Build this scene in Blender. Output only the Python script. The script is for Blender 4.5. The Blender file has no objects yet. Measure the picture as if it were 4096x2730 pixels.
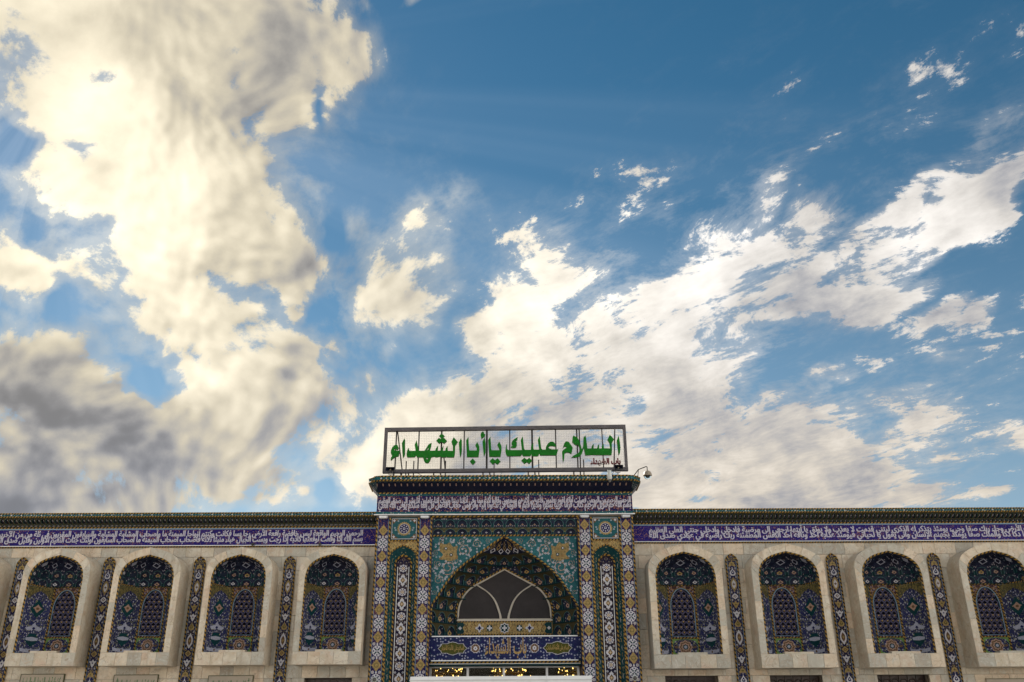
import bpy, bmesh, math, random
import numpy as np
from mathutils import Vector, Matrix

rng = random.Random(11)
scene = bpy.context.scene
col = scene.collection

# ------------------------------------------------------------------ camera
PITCH, ROLL, YAW = math.radians(23.3), math.radians(-.359), math.radians(.579)
fwd = Vector((math.sin(YAW)*math.cos(PITCH), math.cos(YAW)*math.cos(PITCH), math.sin(PITCH)))
rt = Vector((math.cos(YAW), -math.sin(YAW), 0))
up = rt.cross(fwd)
r2 = rt*math.cos(ROLL) + up*math.sin(ROLL)
u2 = -rt*math.sin(ROLL) + up*math.cos(ROLL)
cam_data = bpy.data.cameras.new('camera')
cam = bpy.data.objects.new('camera', cam_data)
col.objects.link(cam)
cam.matrix_world = Matrix(((r2.x, u2.x, -fwd.x, 0), (r2.y, u2.y, -fwd.y, -24), (r2.z, u2.z, -fwd.z, 1.7), (0, 0, 0, 1)))
cam_data.sensor_width = 36
cam_data.lens = 36*3500/4096
cam_data.clip_end = 4000
scene.camera = cam

# ------------------------------------------------------------------ sun, sky, exposure
SUN_AZ, SUN_EL = math.radians(-32.4), math.radians(35.3)     # behind the left-hand clouds
sun_dir = Vector((math.sin(SUN_AZ)*math.cos(SUN_EL), math.cos(SUN_AZ)*math.cos(SUN_EL), math.sin(SUN_EL)))
sun = bpy.data.lights.new('sun', 'SUN')
sun.energy = 5.0
sun.angle = math.radians(4)
sun.color = (1.0, .93, .82)
sun_o = bpy.data.objects.new('sun', sun)
sun_o.rotation_euler = sun_dir.to_track_quat('Z', 'Y').to_euler()
sun_o.location = sun_dir*60
col.objects.link(sun_o)
vs = scene.view_settings
vs.view_transform = 'Standard'
vs.look = 'None'
vs.exposure = .75
vs.gamma = 1
vs.use_curve_mapping = False
scene.cycles.use_adaptive_sampling = True
scene.cycles.adaptive_threshold = .02
scene.cycles.adaptive_min_samples = 16

# cloud banks as (azimuth, elevation, half length, half width, tilt, amount), all in radians
COV = [(-0.3307,0.38,0.1338,0.0814,3.079,1.1),(-0.2754,0.3281,0.1101,0.0782,-2.568,1.05),(-0.3439,0.3029,0.117,0.0696,-3.065,1.0),(-0.2454,0.374,0.0795,0.0511,-2.495,0.85),(-0.56,0.4324,0.0715,0.0544,2.968,1.05),(-0.2195,0.3129,0.0678,0.0504,-2.785,0.75),(-0.1333,0.3074,0.1925,0.0734,-2.91,1.1),(-0.0554,0.2701,0.246,0.0616,-3.131,1.1),(0.0482,0.3338,0.1802,0.0742,-2.869,1.05),(-0.1476,0.4642,0.0986,0.0852,0.918,1.05),(0.2691,0.246,0.2746,0.0593,-3.105,1.0),(-0.2371,0.3407,0.0622,0.045,-2.684,0.75),(-0.6053,0.6385,0.0825,0.0744,-2.685,1.1),(0.1868,0.4414,0.5464,0.1888,-2.774,0.17),(-0.141,0.4449,0.2583,0.1715,-2.819,0.15),(-0.2687,0.6256,0.1852,0.1621,1.702,0.13),(0.4633,0.3136,0.2011,0.1278,-2.98,0.14),(-0.5022,0.6953,0.269,0.0953,-2.876,1.25),(-0.3591,0.6929,0.2123,0.1302,-2.961,1.05),(-0.4598,0.5822,0.1844,0.1335,3.134,1.25),(-0.3635,0.5319,0.1587,0.1384,-2.973,1.15),(-0.2953,0.4944,0.0959,0.0929,-3.076,0.9),(-0.5137,0.5198,0.0978,0.0613,2.891,1),(-0.4523,0.4739,0.1117,0.0786,2.847,1.05),(-0.3867,0.4293,0.1319,0.0802,2.958,1.1),(-0.422,0.3865,0.0791,0.0472,2.934,0.9),(-0.3138,0.401,0.118,0.0608,-2.701,1),(-0.3511,0.3539,0.0696,0.0546,-2.525,0.95),(-0.2813,0.3372,0.0818,0.079,1.092,0.9),(-0.3183,0.2865,0.0913,0.0752,3.138,0.95),(-0.3669,0.2407,0.1627,0.0731,-3.072,1.0),(-0.5164,0.3301,0.0949,0.0842,2.892,1.2),(-0.4753,0.2696,0.1273,0.0858,-3.064,1.2),(-0.4357,0.2122,0.1992,0.0453,-3.055,1.15),(-0.562,0.4231,0.0526,0.0439,2.712,1.0),(-0.2609,0.3775,0.096,0.0396,-2.464,0.8),(-0.2576,0.2533,0.0745,0.0611,-2.189,0.75),(-0.2325,0.2405,0.0323,0.0277,-2.652,0.6),(-0.1984,0.7023,0.0451,0.0335,-3.048,0.66),(-0.2468,0.5757,0.0381,0.0196,3.127,0.5),(-0.2719,0.5632,0.0213,0.0173,-3.017,0.48),(-0.1868,0.5337,0.0388,0.0383,1.726,0.42),(-0.1975,0.7512,0.025,0.0214,1.707,0.5),(-0.1067,0.7617,0.0356,0.0103,-2.867,0.45),(-0.1424,0.4694,0.0867,0.0674,1.029,1.05),(-0.107,0.5349,0.0391,0.028,-3.096,0.6),(-0.1905,0.3927,0.053,0.0285,-2.683,0.75),(-0.0618,0.5512,0.0587,0.034,-2.872,0.3),(-0.1708,0.3351,0.1045,0.051,-2.767,0.95),(-0.2238,0.3054,0.0621,0.0334,-2.923,0.7),(-0.1378,0.2975,0.128,0.0505,-3.027,1.0),(-0.0825,0.3236,0.1543,0.0683,-2.879,0.95),(-0.1715,0.272,0.0685,0.0332,-3.108,0.7),(-0.0043,0.3492,0.1629,0.0746,-2.825,1.0),(0.0869,0.3873,0.14,0.0634,-2.78,1.0),(0.0518,0.4826,0.0852,0.066,0.593,0.42),(0.0068,0.4386,0.0497,0.0406,2.837,0.75),(-0.0368,0.4136,0.0436,0.0343,-3.133,0.7),(0.0174,0.4037,0.0494,0.0288,-2.854,0.65),(0.1761,0.4422,0.0791,0.0459,-2.766,0.85),(0.214,0.3902,0.1891,0.0681,-2.699,1.05),(0.342,0.4299,0.1931,0.0468,-2.729,1.1),(0.4859,0.4706,0.1471,0.0339,-2.787,1.0),(0.5884,0.4996,0.0632,0.0297,-2.832,0.9),(0.2975,0.479,0.088,0.0366,-2.716,0.8),(0.3845,0.5043,0.0844,0.0358,-2.671,0.65),(0.4844,0.5078,0.0694,0.0157,-2.894,0.72),(0.339,0.5449,0.0732,0.0348,-2.431,0.45),(0.2815,0.5196,0.0645,0.0288,-2.572,0.34),(0.4186,0.4182,0.1031,0.0346,-2.964,0.85),(0.5011,0.3917,0.0555,0.0204,-2.972,0.68),(0.5427,0.3832,0.0387,0.017,-2.973,0.65),(0.2298,0.3401,0.1857,0.0558,-2.751,0.95),(0.0214,0.2849,0.2482,0.0733,-2.986,0.95),(0.2326,0.2674,0.2652,0.0655,-3.0,0.95),(0.362,0.2432,0.1637,0.0491,-2.879,0.85),(0.4404,0.2849,0.0662,0.0381,-2.881,0.68),(0.5366,0.2624,0.054,0.0198,3.0,0.38),(0.2893,0.2165,0.251,0.0373,3.076,0.95),(0.3853,0.3338,0.0322,0.0138,-3.0,0.58),(0.5768,0.5407,0.0546,0.0302,-2.746,0.28),(0.6203,0.5518,0.0433,0.0341,-2.981,0.26),(0.1387,0.4914,0.0507,0.0227,-2.983,0.3),(0.0814,0.526,0.0392,0.0225,3.107,0.26),(0.4915,0.3456,0.0549,0.0203,-2.944,0.28),(0.1122,0.4657,0.0571,0.0567,-2.744,0.38),(-0.5961,0.6071,0.112,0.0663,-2.817,1.1),(-0.5576,0.5131,0.074,0.0499,2.891,1.0),(-0.5018,0.4455,0.0613,0.0606,1.834,1.0),(-0.548,0.4174,0.0575,0.0347,2.977,0.9),(-0.5486,0.5865,0.1052,0.0732,-2.846,1.0),(-0.2508,0.4754,0.072,0.0667,1.715,0.9),(-0.2509,0.4269,0.0698,0.0453,-2.593,0.8),(-0.2284,0.3559,0.0513,0.0396,-2.623,0.6),(-0.2636,0.3099,0.062,0.0598,2.701,0.8),(-0.2776,0.2614,0.0869,0.0594,-3.112,0.85),(-0.4111,0.2956,0.0757,0.047,-3.053,0.9),(-0.4459,0.3185,0.0595,0.0414,-3.041,0.7),(-0.2925,0.2277,0.106,0.0319,-3.085,0.8),(-0.0808,0.2698,0.1751,0.0503,-3.125,0.9),(0.4023,0.2166,0.1241,0.0361,3.055,0.8),(-0.1977,0.29,0.0684,0.0332,-3.099,0.7)]
HOLE = [(-0.4027,0.3265,0.0452,0.0251,3.071,1.0),(-0.5353,0.5524,0.0263,0.0223,1.323,0.75),(-0.5971,0.5459,0.0419,0.0297,1.805,1.0),(-0.566,0.4576,0.0291,0.0258,-2.863,0.8),(-0.5229,0.4004,0.035,0.0253,2.246,0.9),(-0.1991,0.2468,0.0341,0.0285,3.103,0.8),(-0.249,0.6512,0.0365,0.0173,1.695,0.6),(-0.3538,0.3066,0.0276,0.0093,-3.044,0.6),(-0.2321,0.2881,0.0427,0.0246,1.122,0.5),(-0.2238,0.5265,0.0384,0.0328,1.677,0.5),(-0.2198,0.4297,0.0301,0.0254,2.39,0.6)]
BRIGHT = [(-0.3511,0.3539,0.1131,0.075,-3.047,0.7),(-0.2394,0.3648,0.0693,0.0443,-2.583,0.5),(-0.564,0.4315,0.0574,0.0474,-2.903,0.7),(-0.5627,0.6043,0.105,0.0838,-2.811,1.0),(-0.5901,0.6349,0.0726,0.0653,-2.71,0.5),(-0.5442,0.4943,0.0821,0.061,3.051,1.0),(-0.4292,0.4783,0.0786,0.0704,1.076,0.7),(-0.4637,0.5768,0.0977,0.0883,-2.867,0.55),(-0.3901,0.3912,0.1033,0.0509,3.02,0.75),(-0.3491,0.3399,0.0657,0.0422,-3.052,0.9),(-0.5293,0.2753,0.0351,0.0257,-3.062,0.9),(-0.4724,0.2326,0.0674,0.022,-2.747,0.75),(-0.4182,0.681,0.078,0.0532,3.098,0.35),(-0.1424,0.4694,0.0807,0.0744,0.816,0.45),(-0.4602,0.3483,0.0272,0.0258,2.057,0.6),(-0.562,0.4231,0.0409,0.0389,-2.919,0.5),(-0.2968,0.2647,0.0422,0.028,1.725,0.4),(-0.2769,0.4726,0.0416,0.0287,-3.034,0.25),(-0.2307,0.4871,0.029,0.016,1.673,0.4),(-0.2699,0.6347,0.0275,0.017,1.703,0.4)]
DARK = [(-0.5238,0.3067,0.1215,0.1023,2.931,1.0),(-0.4381,0.2742,0.1289,0.0663,3.052,0.85),(-0.4487,0.2153,0.196,0.0523,-3.052,1.0),(-0.3268,0.6718,0.1463,0.1332,-2.987,0.8),(-0.5034,0.3278,0.137,0.0959,3.063,0.8),(-0.3497,0.6408,0.1966,0.1478,-2.967,0.5),(-0.4102,0.2368,0.1792,0.0714,-3.059,0.6),(-0.3101,0.6745,0.1477,0.1069,-2.989,0.85),(-0.3988,0.6674,0.0646,0.0392,-2.938,0.35),(-0.2973,0.589,0.1205,0.0764,1.71,0.6),(-0.3025,0.4696,0.0821,0.0761,-3.057,0.45),(-0.3163,0.4199,0.0667,0.0447,1.324,0.5),(-0.5182,0.3387,0.0986,0.0521,3.108,1.0),(-0.4613,0.2848,0.1087,0.0489,-3.025,1.0),(-0.5385,0.3749,0.0489,0.0262,-2.95,0.6),(-0.2579,0.3488,0.0768,0.0596,1.111,0.6),(-0.3125,0.2403,0.1192,0.0508,-3.083,0.75),(-0.4673,0.2048,0.1357,0.0301,-3.05,0.95),(-0.3387,0.2987,0.0561,0.0462,1.793,0.3),(-0.3913,0.4569,0.0374,0.0287,1.15,0.35),(-0.4404,0.4113,0.0364,0.0274,-2.99,0.2)]



class NT:
    """small helper to write node trees"""
    def __init__(s, tree):
        s.t = tree

    def n(s, typ, _in=None, **kw):
        nd = s.t.nodes.new(typ)
        for k, v in kw.items():
            setattr(nd, k, v)
        for k, v in (_in or {}).items():
            if isinstance(v, bpy.types.NodeSocket):
                s.t.links.new(v, nd.inputs[k])
            else:
                nd.inputs[k].default_value = v
        return nd

    def m(s, op, a, b=0., c=0., clamp=False):
        return s.n('ShaderNodeMath', {0: a, 1: b, 2: c}, operation=op, use_clamp=clamp).outputs[0]

    def v(s, op, a, b=(0, 0, 0)):
        nd = s.n('ShaderNodeVectorMath', {0: a, 1: b}, operation=op)
        return nd.outputs['Value'] if op in ('DOT_PRODUCT', 'LENGTH', 'DISTANCE') else nd.outputs[0]

    def scale(s, a, f):
        return s.n('ShaderNodeVectorMath', {0: a, 'Scale': f}, operation='SCALE').outputs[0]

    def xyz(s, x, y, z=0.):
        return s.n('ShaderNodeCombineXYZ', {0: x, 1: y, 2: z}).outputs[0]

    def sep(s, a):
        return s.n('ShaderNodeSeparateXYZ', {0: a}).outputs

    def noise(s, vec, scale, detail=5., rough=.5, lac=2., out=0, dist=0.):
        return s.n('ShaderNodeTexNoise', {'Vector': vec, 'Scale': scale, 'Detail': detail, 'Roughness': rough, 'Lacunarity': lac, 'Distortion': dist}).outputs[out]

    def mix(s, f, a, b, mode='MIX'):
        nd = s.n('ShaderNodeMix', data_type='RGBA', blend_type=mode)
        nd.clamp_factor = True
        for k, v in ((0, f), (6, a), (7, b)):
            if isinstance(v, bpy.types.NodeSocket):
                s.t.links.new(v, nd.inputs[k])
            else:
                nd.inputs[k].default_value = v if not isinstance(v, tuple) or len(v) != 3 else v+(1,)
        return nd.outputs[2]

    def smooth(s, x, a, b, lo=0., hi=1.):
        return s.n('ShaderNodeMapRange', {0: x, 1: a, 2: b, 3: lo, 4: hi}, interpolation_type='SMOOTHSTEP').outputs[0]

    def lin(s, x, a, b, lo=0., hi=1.):
        return s.n('ShaderNodeMapRange', {0: x, 1: a, 2: b, 3: lo, 4: hi}).outputs[0]


def build_world():
    w = bpy.data.worlds.new('World')
    scene.world = w
    w.use_nodes = True
    t = w.node_tree
    t.nodes.clear()
    N = NT(t)
    D = N.v('NORMALIZE', N.n('ShaderNodeTexCoord').outputs['Generated'])
    dx, dy, dz = N.sep(D)
    az = N.m('ARCTAN2', dx, dy)
    el = N.m('ARCSINE', dz)
    P = N.xyz(az, el)
    # cloud-deck coordinates: where the line of sight meets a flat cloud layer
    inv = N.m('DIVIDE', 1., N.m('ADD', N.m('MAXIMUM', dz, 0.), .25))
    Q = N.xyz(N.m('MULTIPLY', dx, inv), N.m('MULTIPLY', dy, inv))
    # the deck is drawn out into streets along one wind direction
    ca, sa = .733, -.68
    Qs = N.xyz(N.m('MULTIPLY', N.v('DOT_PRODUCT', Q, (ca, sa, 0)), .62), N.v('DOT_PRODUCT', Q, (-sa, ca, 0)), 3.1)

    warp_a = N.noise(D, 6., 2., .5, out=1)
    warp_b = N.noise(D, 24., 2., .5, out=1)
    Pw = N.v('ADD', P, N.scale(N.v('SUBTRACT', warp_a, (.5, .5, .5)), .10))
    Pw = N.v('ADD', Pw, N.scale(N.v('SUBTRACT', warp_b, (.5, .5, .5)), .035))

    def field(blobs, P, smooth=.12, base=None):
        acc = base if base is not None else 0.
        for (a, e, sx, sy, ang, amp) in blobs:
            c, s_ = math.cos(ang), math.sin(ang)
            u = N.v('DOT_PRODUCT', P, (c/sx, s_/sx, -(a*c+e*s_)/sx))
            v = N.v('DOT_PRODUCT', P, (-s_/sy, c/sy, (a*s_-e*c)/sy))
            r2 = N.m('MULTIPLY_ADD', u, u, N.m('MULTIPLY', v, v))
            r = r2 if smooth < 0 else N.m('SQRT', r2)
            acc = N.m('SMOOTH_MAX', acc, N.m('MULTIPLY_ADD', r, -amp, amp), abs(smooth))
        return acc
    flat = N.sep(Pw)
    Pf = N.xyz(flat[0], flat[1], 1.)
    # unseen rest of the sky: like broken cloud, cover raised to light the facade
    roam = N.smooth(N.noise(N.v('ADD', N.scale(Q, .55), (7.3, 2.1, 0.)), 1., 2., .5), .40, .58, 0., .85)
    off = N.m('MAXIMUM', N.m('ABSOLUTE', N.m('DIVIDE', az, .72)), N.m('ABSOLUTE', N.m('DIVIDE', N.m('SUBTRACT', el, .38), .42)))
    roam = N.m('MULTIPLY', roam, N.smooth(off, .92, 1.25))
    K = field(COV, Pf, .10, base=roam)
    H = field(HOLE, Pf, .08)
    K = N.m('SUBTRACT', K, N.m('MULTIPLY', N.smooth(H, .0, 1.), .62))

    lean = N.smooth(az, -.22, .1)                     # puffy heaps to the left, wind-drawn streets to the right
    lean8 = N.m('MULTIPLY', lean, .62)

    def billow(v, sc):
        """round heads of cumulus: inverted cell distance, in octaves"""
        return N.n('ShaderNodeTexVoronoi', {'Vector': v, 'Scale': sc, 'Detail': 3., 'Roughness': .55, 'Lacunarity': 2.3, 'Randomness': 1.}, normalize=True).outputs['Distance']

    def cloud_noise(d, q, det):
        heap = N.noise(d, 7., det, .64, 2.2, dist=.25)
        street = N.noise(q, 10.5, det, .70, 2.2, dist=.3)
        return N.n('ShaderNodeMix', {0: lean8, 2: heap, 3: street}).outputs[0]
    n = cloud_noise(D, Qs, 8.)
    Dw = N.v('ADD', D, N.scale(N.v('SUBTRACT', warp_b, (.5, .5, .5)), .03))
    bil = N.m('SUBTRACT', .36, billow(Dw, 13.))
    Kc = N.smooth(K, -.1, .8)
    dens = N.m('ADD', N.m('MULTIPLY', Kc, N.m('SUBTRACT', 1.98, N.m('MULTIPLY', lean, .10))), N.m('MULTIPLY', N.m('SUBTRACT', n, .5), N.m('ADD', 8.6, N.m('MULTIPLY', lean, 4.2))))
    dens = N.m('ADD', dens, N.m('MULTIPLY', bil, N.m('SUBTRACT', 1.5, N.m('MULTIPLY', lean, .6))))
    dens = N.m('SUBTRACT', dens, .66)
    dens = N.m('SUBTRACT', dens, N.smooth(K, .10, -.06, 0., 1.2))
    alpha = N.smooth(dens, -.02, N.m('SUBTRACT', .85, N.m('MULTIPLY', lean, .05)))
    veil = N.m('MULTIPLY', N.smooth(dens, -1.3, .4, 0., .32), N.smooth(K, -.04, .30, .0, 1.))

    # light inside the cloud: the same cloud a step nearer the sun tells how much of it lies in the way
    sx, sy, sz = sun_dir
    toS = N.v('SUBTRACT', (sx, sy, sz), D)
    D2 = N.v('ADD', D, N.scale(toS, .05))
    Q2 = N.v('ADD', Qs, N.scale(N.xyz(-.5, 1., 0.), .03))
    n1 = cloud_noise(D, Qs, 3.)
    n2 = cloud_noise(D2, Q2, 3.)
    relief = N.m('ADD', N.m('MULTIPLY', N.m('SUBTRACT', n1, n2), N.m('SUBTRACT', 1.3, N.m('MULTIPLY', lean, .65))), N.m('MULTIPLY', bil, .26))
    thick = N.smooth(dens, .3, 2.6)
    B = field(BRIGHT, Pf, -.1)
    K2 = field(DARK, Pf, .12)
    cosang = N.v('DOT_PRODUCT', D, (sx, sy, sz))
    near = N.smooth(cosang, .80, 1.0)
    front = N.smooth(cosang, .55, -.6)                 # front-lit clouds opposite the sun, out of view, boosted to light the facade
    puff = N.noise(D, 5., 4., .55)
    lum = N.m('ADD', .43, relief)
    lum = N.m('SUBTRACT', lum, N.m('MULTIPLY', thick, .09))
    lum = N.m('ADD', lum, N.m('MULTIPLY', N.m('SUBTRACT', puff, .5), 1.15))
    lum = N.m('SUBTRACT', lum, N.m('MULTIPLY', K2, .165))
    lum = N.m('ADD', lum, N.m('MULTIPLY', B, .17))
    lum = N.m('ADD', lum, N.m('MULTIPLY', near, .09))
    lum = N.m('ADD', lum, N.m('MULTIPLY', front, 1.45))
    lum = N.m('SMOOTH_MAX', lum, .15, .12)
    warm = N.smooth(cosang, .72, .99)
    low = N.smooth(dz, .42, .16)
    lit = N.mix(warm, N.mix(low, (1.0, .955, .90), (1.0, .90, .765)), (1.0, .90, .69))
    dim = N.mix(N.smooth(cosang, .88, .99), (.83, .87, 1.0), (.97, .93, .88))
    ctint = N.mix(N.smooth(lum, .16, .44), dim, lit)
    cloud = N.scale(ctint, lum)

    sky = N.n('ShaderNodeTexSky', sky_type='NISHITA', sun_disc=False, sun_elevation=SUN_EL, sun_rotation=SUN_AZ,
              altitude=0, air_density=1.0, dust_density=.1, ozone_density=3.0)
    sky.location = (0, 600)
    base = N.scale(sky.outputs[0], SKY_GAIN)
    base = N.n('ShaderNodeHueSaturation', {'Saturation': 1.25, 'Value': 1.0, 'Color': base, 'Hue': .481}).outputs[0]
    haze = N.m('POWER', N.m('SUBTRACT', 1., N.m('MAXIMUM', dz, 0.), clamp=True), 4.4)
    base = N.mix(N.m('MULTIPLY', haze, .85), base, (.36, .41, .46))
    # shafts of light between the clouds, fanning out from the sun
    e1 = Vector((0, 0, 1)).cross(sun_dir).normalized()
    e2 = sun_dir.cross(e1)
    phi = N.m('ARCTAN2', N.v('DOT_PRODUCT', D, tuple(e1)), N.v('DOT_PRODUCT', D, tuple(e2)))
    ray = N.smooth(N.noise(N.xyz(phi, 3.3, 0.), 5., 3., .55), .38, .66)
    ray = N.m('MULTIPLY', ray, N.smooth(cosang, .45, .92, .0, .034))
    base = N.mix(1., base, N.scale((1., .97, .9), ray), 'ADD')
    a = N.m('MAXIMUM', alpha, veil)
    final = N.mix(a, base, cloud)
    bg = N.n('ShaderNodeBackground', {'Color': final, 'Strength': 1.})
    # Nishita is scaled by SKY_GAIN above, the clouds carry their own radiance
    out = N.n('ShaderNodeOutputWorld', {'Surface': bg.outputs[0]})
    w.cycles.sampling_method = 'MANUAL'
    w.cycles.sample_map_resolution = 512


SKY_GAIN = .044
build_world()


# ------------------------------------------------------------------ materials
MATS = {}


def new_mat(name):
    m = bpy.data.materials.new(name)
    m.use_nodes = True
    m.node_tree.nodes.clear()
    N = NT(m.node_tree)
    b = N.n('ShaderNodeBsdfPrincipled')
    N.n('ShaderNodeOutputMaterial', {'Surface': b.outputs[0]})
    MATS[name] = m
    return N, b


def put(N, b, color=None, rough=None, metal=None, bump=None, bump_d=.004, spec=None):
    for k, v in (('Base Color', color), ('Roughness', rough), ('Metallic', metal), ('Specular IOR Level', spec)):
        if v is None:
            continue
        if isinstance(v, bpy.types.NodeSocket):
            N.t.links.new(v, b.inputs[k])
        else:
            b.inputs[k].default_value = v+(1,) if isinstance(v, tuple) else v
    if bump is not None:
        bn = N.n('ShaderNodeBump', {'Height': bump, 'Strength': .6, 'Distance': bump_d})
        N.t.links.new(bn.outputs[0], b.inputs['Normal'])


def face_xz(N):
    """two-dimensional coordinates over the facade, in metres"""
    p = N.n('ShaderNodeNewGeometry').outputs['Position']
    x, y, z = N.sep(N.n('ShaderNodeTexCoord').outputs['Object'])
    return N.xyz(N.m('SUBTRACT', N.m('ABSOLUTE', x), N.m('MULTIPLY', y, .8)), z, 0.), p


def grime(N, p, col, amt=.22):
    """uneven dust and fading of old glaze"""
    g = N.noise(p, 1.6, 5., .6)
    f = N.smooth(g, .42, .72)
    return N.mix(N.m('MULTIPLY', f, amt), col, N.mix(.25, N.scale(col, .7), (.14, .12, .10)))


def plain_tile(name, col, var=.35, rough=.5):
    N, b = new_mat(name)
    p = N.n('ShaderNodeNewGeometry').outputs['Position']
    nn = N.noise(p, 38., 3., .6)
    c = N.mix(N.lin(nn, .3, .7), tuple(v*(1-var) for v in col), tuple(min(1, v*(1+var)) for v in col))
    put(N, b, grime(N, p, c), rough, bump=N.noise(p, 30., 2.), bump_d=.002, spec=.06)


def floral(name, base, petal, core, line, scale=11., dens=.35, size=.30, linew=.02, lscale=7., rough=.5):
    """glazed tile painted with small blossoms on thin curling stems"""
    N, b = new_mat(name)
    q, p = face_xz(N)
    v = N.n('ShaderNodeTexVoronoi', {'Vector': q, 'Scale': scale, 'Randomness': .85}, voronoi_dimensions='2D')
    d = v.outputs['Distance']
    pick = N.sep(v.outputs['Color'])[0]
    on = N.m('GREATER_THAN', pick, dens)
    st = N.noise(q, lscale, 1.5, .5)
    ln = N.m('LESS_THAN', N.m('ABSOLUTE', N.m('SUBTRACT', st, .5)), linew)
    shade = N.noise(p, 3.2, 4., .6)
    c = N.mix(N.lin(shade, .3, .7), tuple(x*.75 for x in base), tuple(x*1.3 for x in base))
    rnd = N.n('ShaderNodeObjectInfo').outputs['Random']
    c = N.scale(c, N.lin(rnd, 0., 1., .82, 1.18))
    c = N.mix(ln, c, line)
    c = N.mix(N.m('MULTIPLY', on, N.m('LESS_THAN', d, size)), c, petal)
    c = N.mix(N.m('MULTIPLY', on, N.m('LESS_THAN', d, size*.42)), c, core)
    put(N, b, grime(N, p, c), rough, bump=N.noise(p, 26., 2.), bump_d=.002, spec=.06)


NAVY = (.010, .013, .075)
TEAL = (.005, .038, .046)
OCHRE = (.30, .215, .085)
CREAM = (.60, .58, .56)
plain_tile('tile_white', (.53, .52, .56), .14)
plain_tile('script_white', (.47, .46, .54), .14)
plain_tile('tile_ochre', OCHRE, .3)
plain_tile('tile_gold', (.36, .24, .09), .3)
plain_tile('tile_peach', (.50, .34, .24), .2)
plain_tile('tile_pale', (.33, .34, .42), .25)
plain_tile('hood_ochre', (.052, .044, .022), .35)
plain_tile('ledge_teal', (.005, .028, .034), .3)
plain_tile('tile_rose', (.36, .23, .17), .25)
plain_tile('tile_teal', TEAL, .4)
plain_tile('tile_dark', (.010, .012, .030), .4)
plain_tile('tile_navy', NAVY, .4)
plain_tile('tile_olive', (.055, .060, .012), .4)
plain_tile('tile_brown', (.13, .075, .04), .4)
plain_tile('tile_leaf', (.14, .24, .07), .3)
floral('navy_floral', NAVY, (.38, .38, .46), (.40, .25, .09), (.03, .11, .13), 15., .42, .30, .012, 9.)
floral('navy_garden', (.021, .025, .082), (.34, .36, .46), (.30, .18, .10), (.27, .27, .12), 14., .48, .25, .011, 9.)
floral('navy_script', (.020, .014, .140), (.30, .14, .07), (.16, .14, .30), (.34, .16, .07), 18., .84, .22, .006, 9.)
floral('script_upper', (.014, .012, .070), (.34, .14, .07), (.22, .20, .30), (.30, .13, .06), 20., .70, .26, .012, 11.)
floral('teal_floral', (.020, .088, .104), (.34, .38, .40), (.03, .08, .20), (.008, .07, .08), 11., .52, .24, .02, 14.)
floral('teal_border', (.010, .088, .10), (.40, .42, .40), (.35, .24, .08), (.02, .04, .06), 15., .62, .22, .02, 10.)
floral('ochre_floral', (.31, .225, .095), (.10, .11, .06), (.30, .16, .06), (.20, .12, .05), 14., .45, .28, .03, 11.)
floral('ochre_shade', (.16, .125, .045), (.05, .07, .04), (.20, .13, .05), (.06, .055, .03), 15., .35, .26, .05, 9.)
floral('dome_floral', (.017, .020, .044), (.26, .26, .32), (.34, .20, .09), (.012, .05, .055), 16., .68, .26, .012, 10.)
floral('cornice_floral', (.034, .028, .040), (.40, .38, .40), (.36, .24, .11), (.12, .09, .06), 17., .40, .28, .02, 10.)
floral('umber_floral', (.060, .032, .034), (.26, .22, .30), (.03, .10, .11), (.30, .18, .10), 15., .50, .26, .03, 9.)


def rope_mat():
    N, b = new_mat('rope_glaze')
    uv = N.n('ShaderNodeTexCoord').outputs['UV']
    u, v, _ = N.sep(uv)
    f = N.m('FRACT', N.m('ADD', u, v))
    edge = N.smooth(f, .46, .54)
    p = N.n('ShaderNodeNewGeometry').outputs['Position']
    ye = N.mix(N.noise(p, 9., 3.), (.38, .23, .05), (.26, .155, .035))
    c = N.mix(edge, (.018, .018, .022), ye)
    put(N, b, c, .5, spec=.08)


rope_mat()


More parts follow.
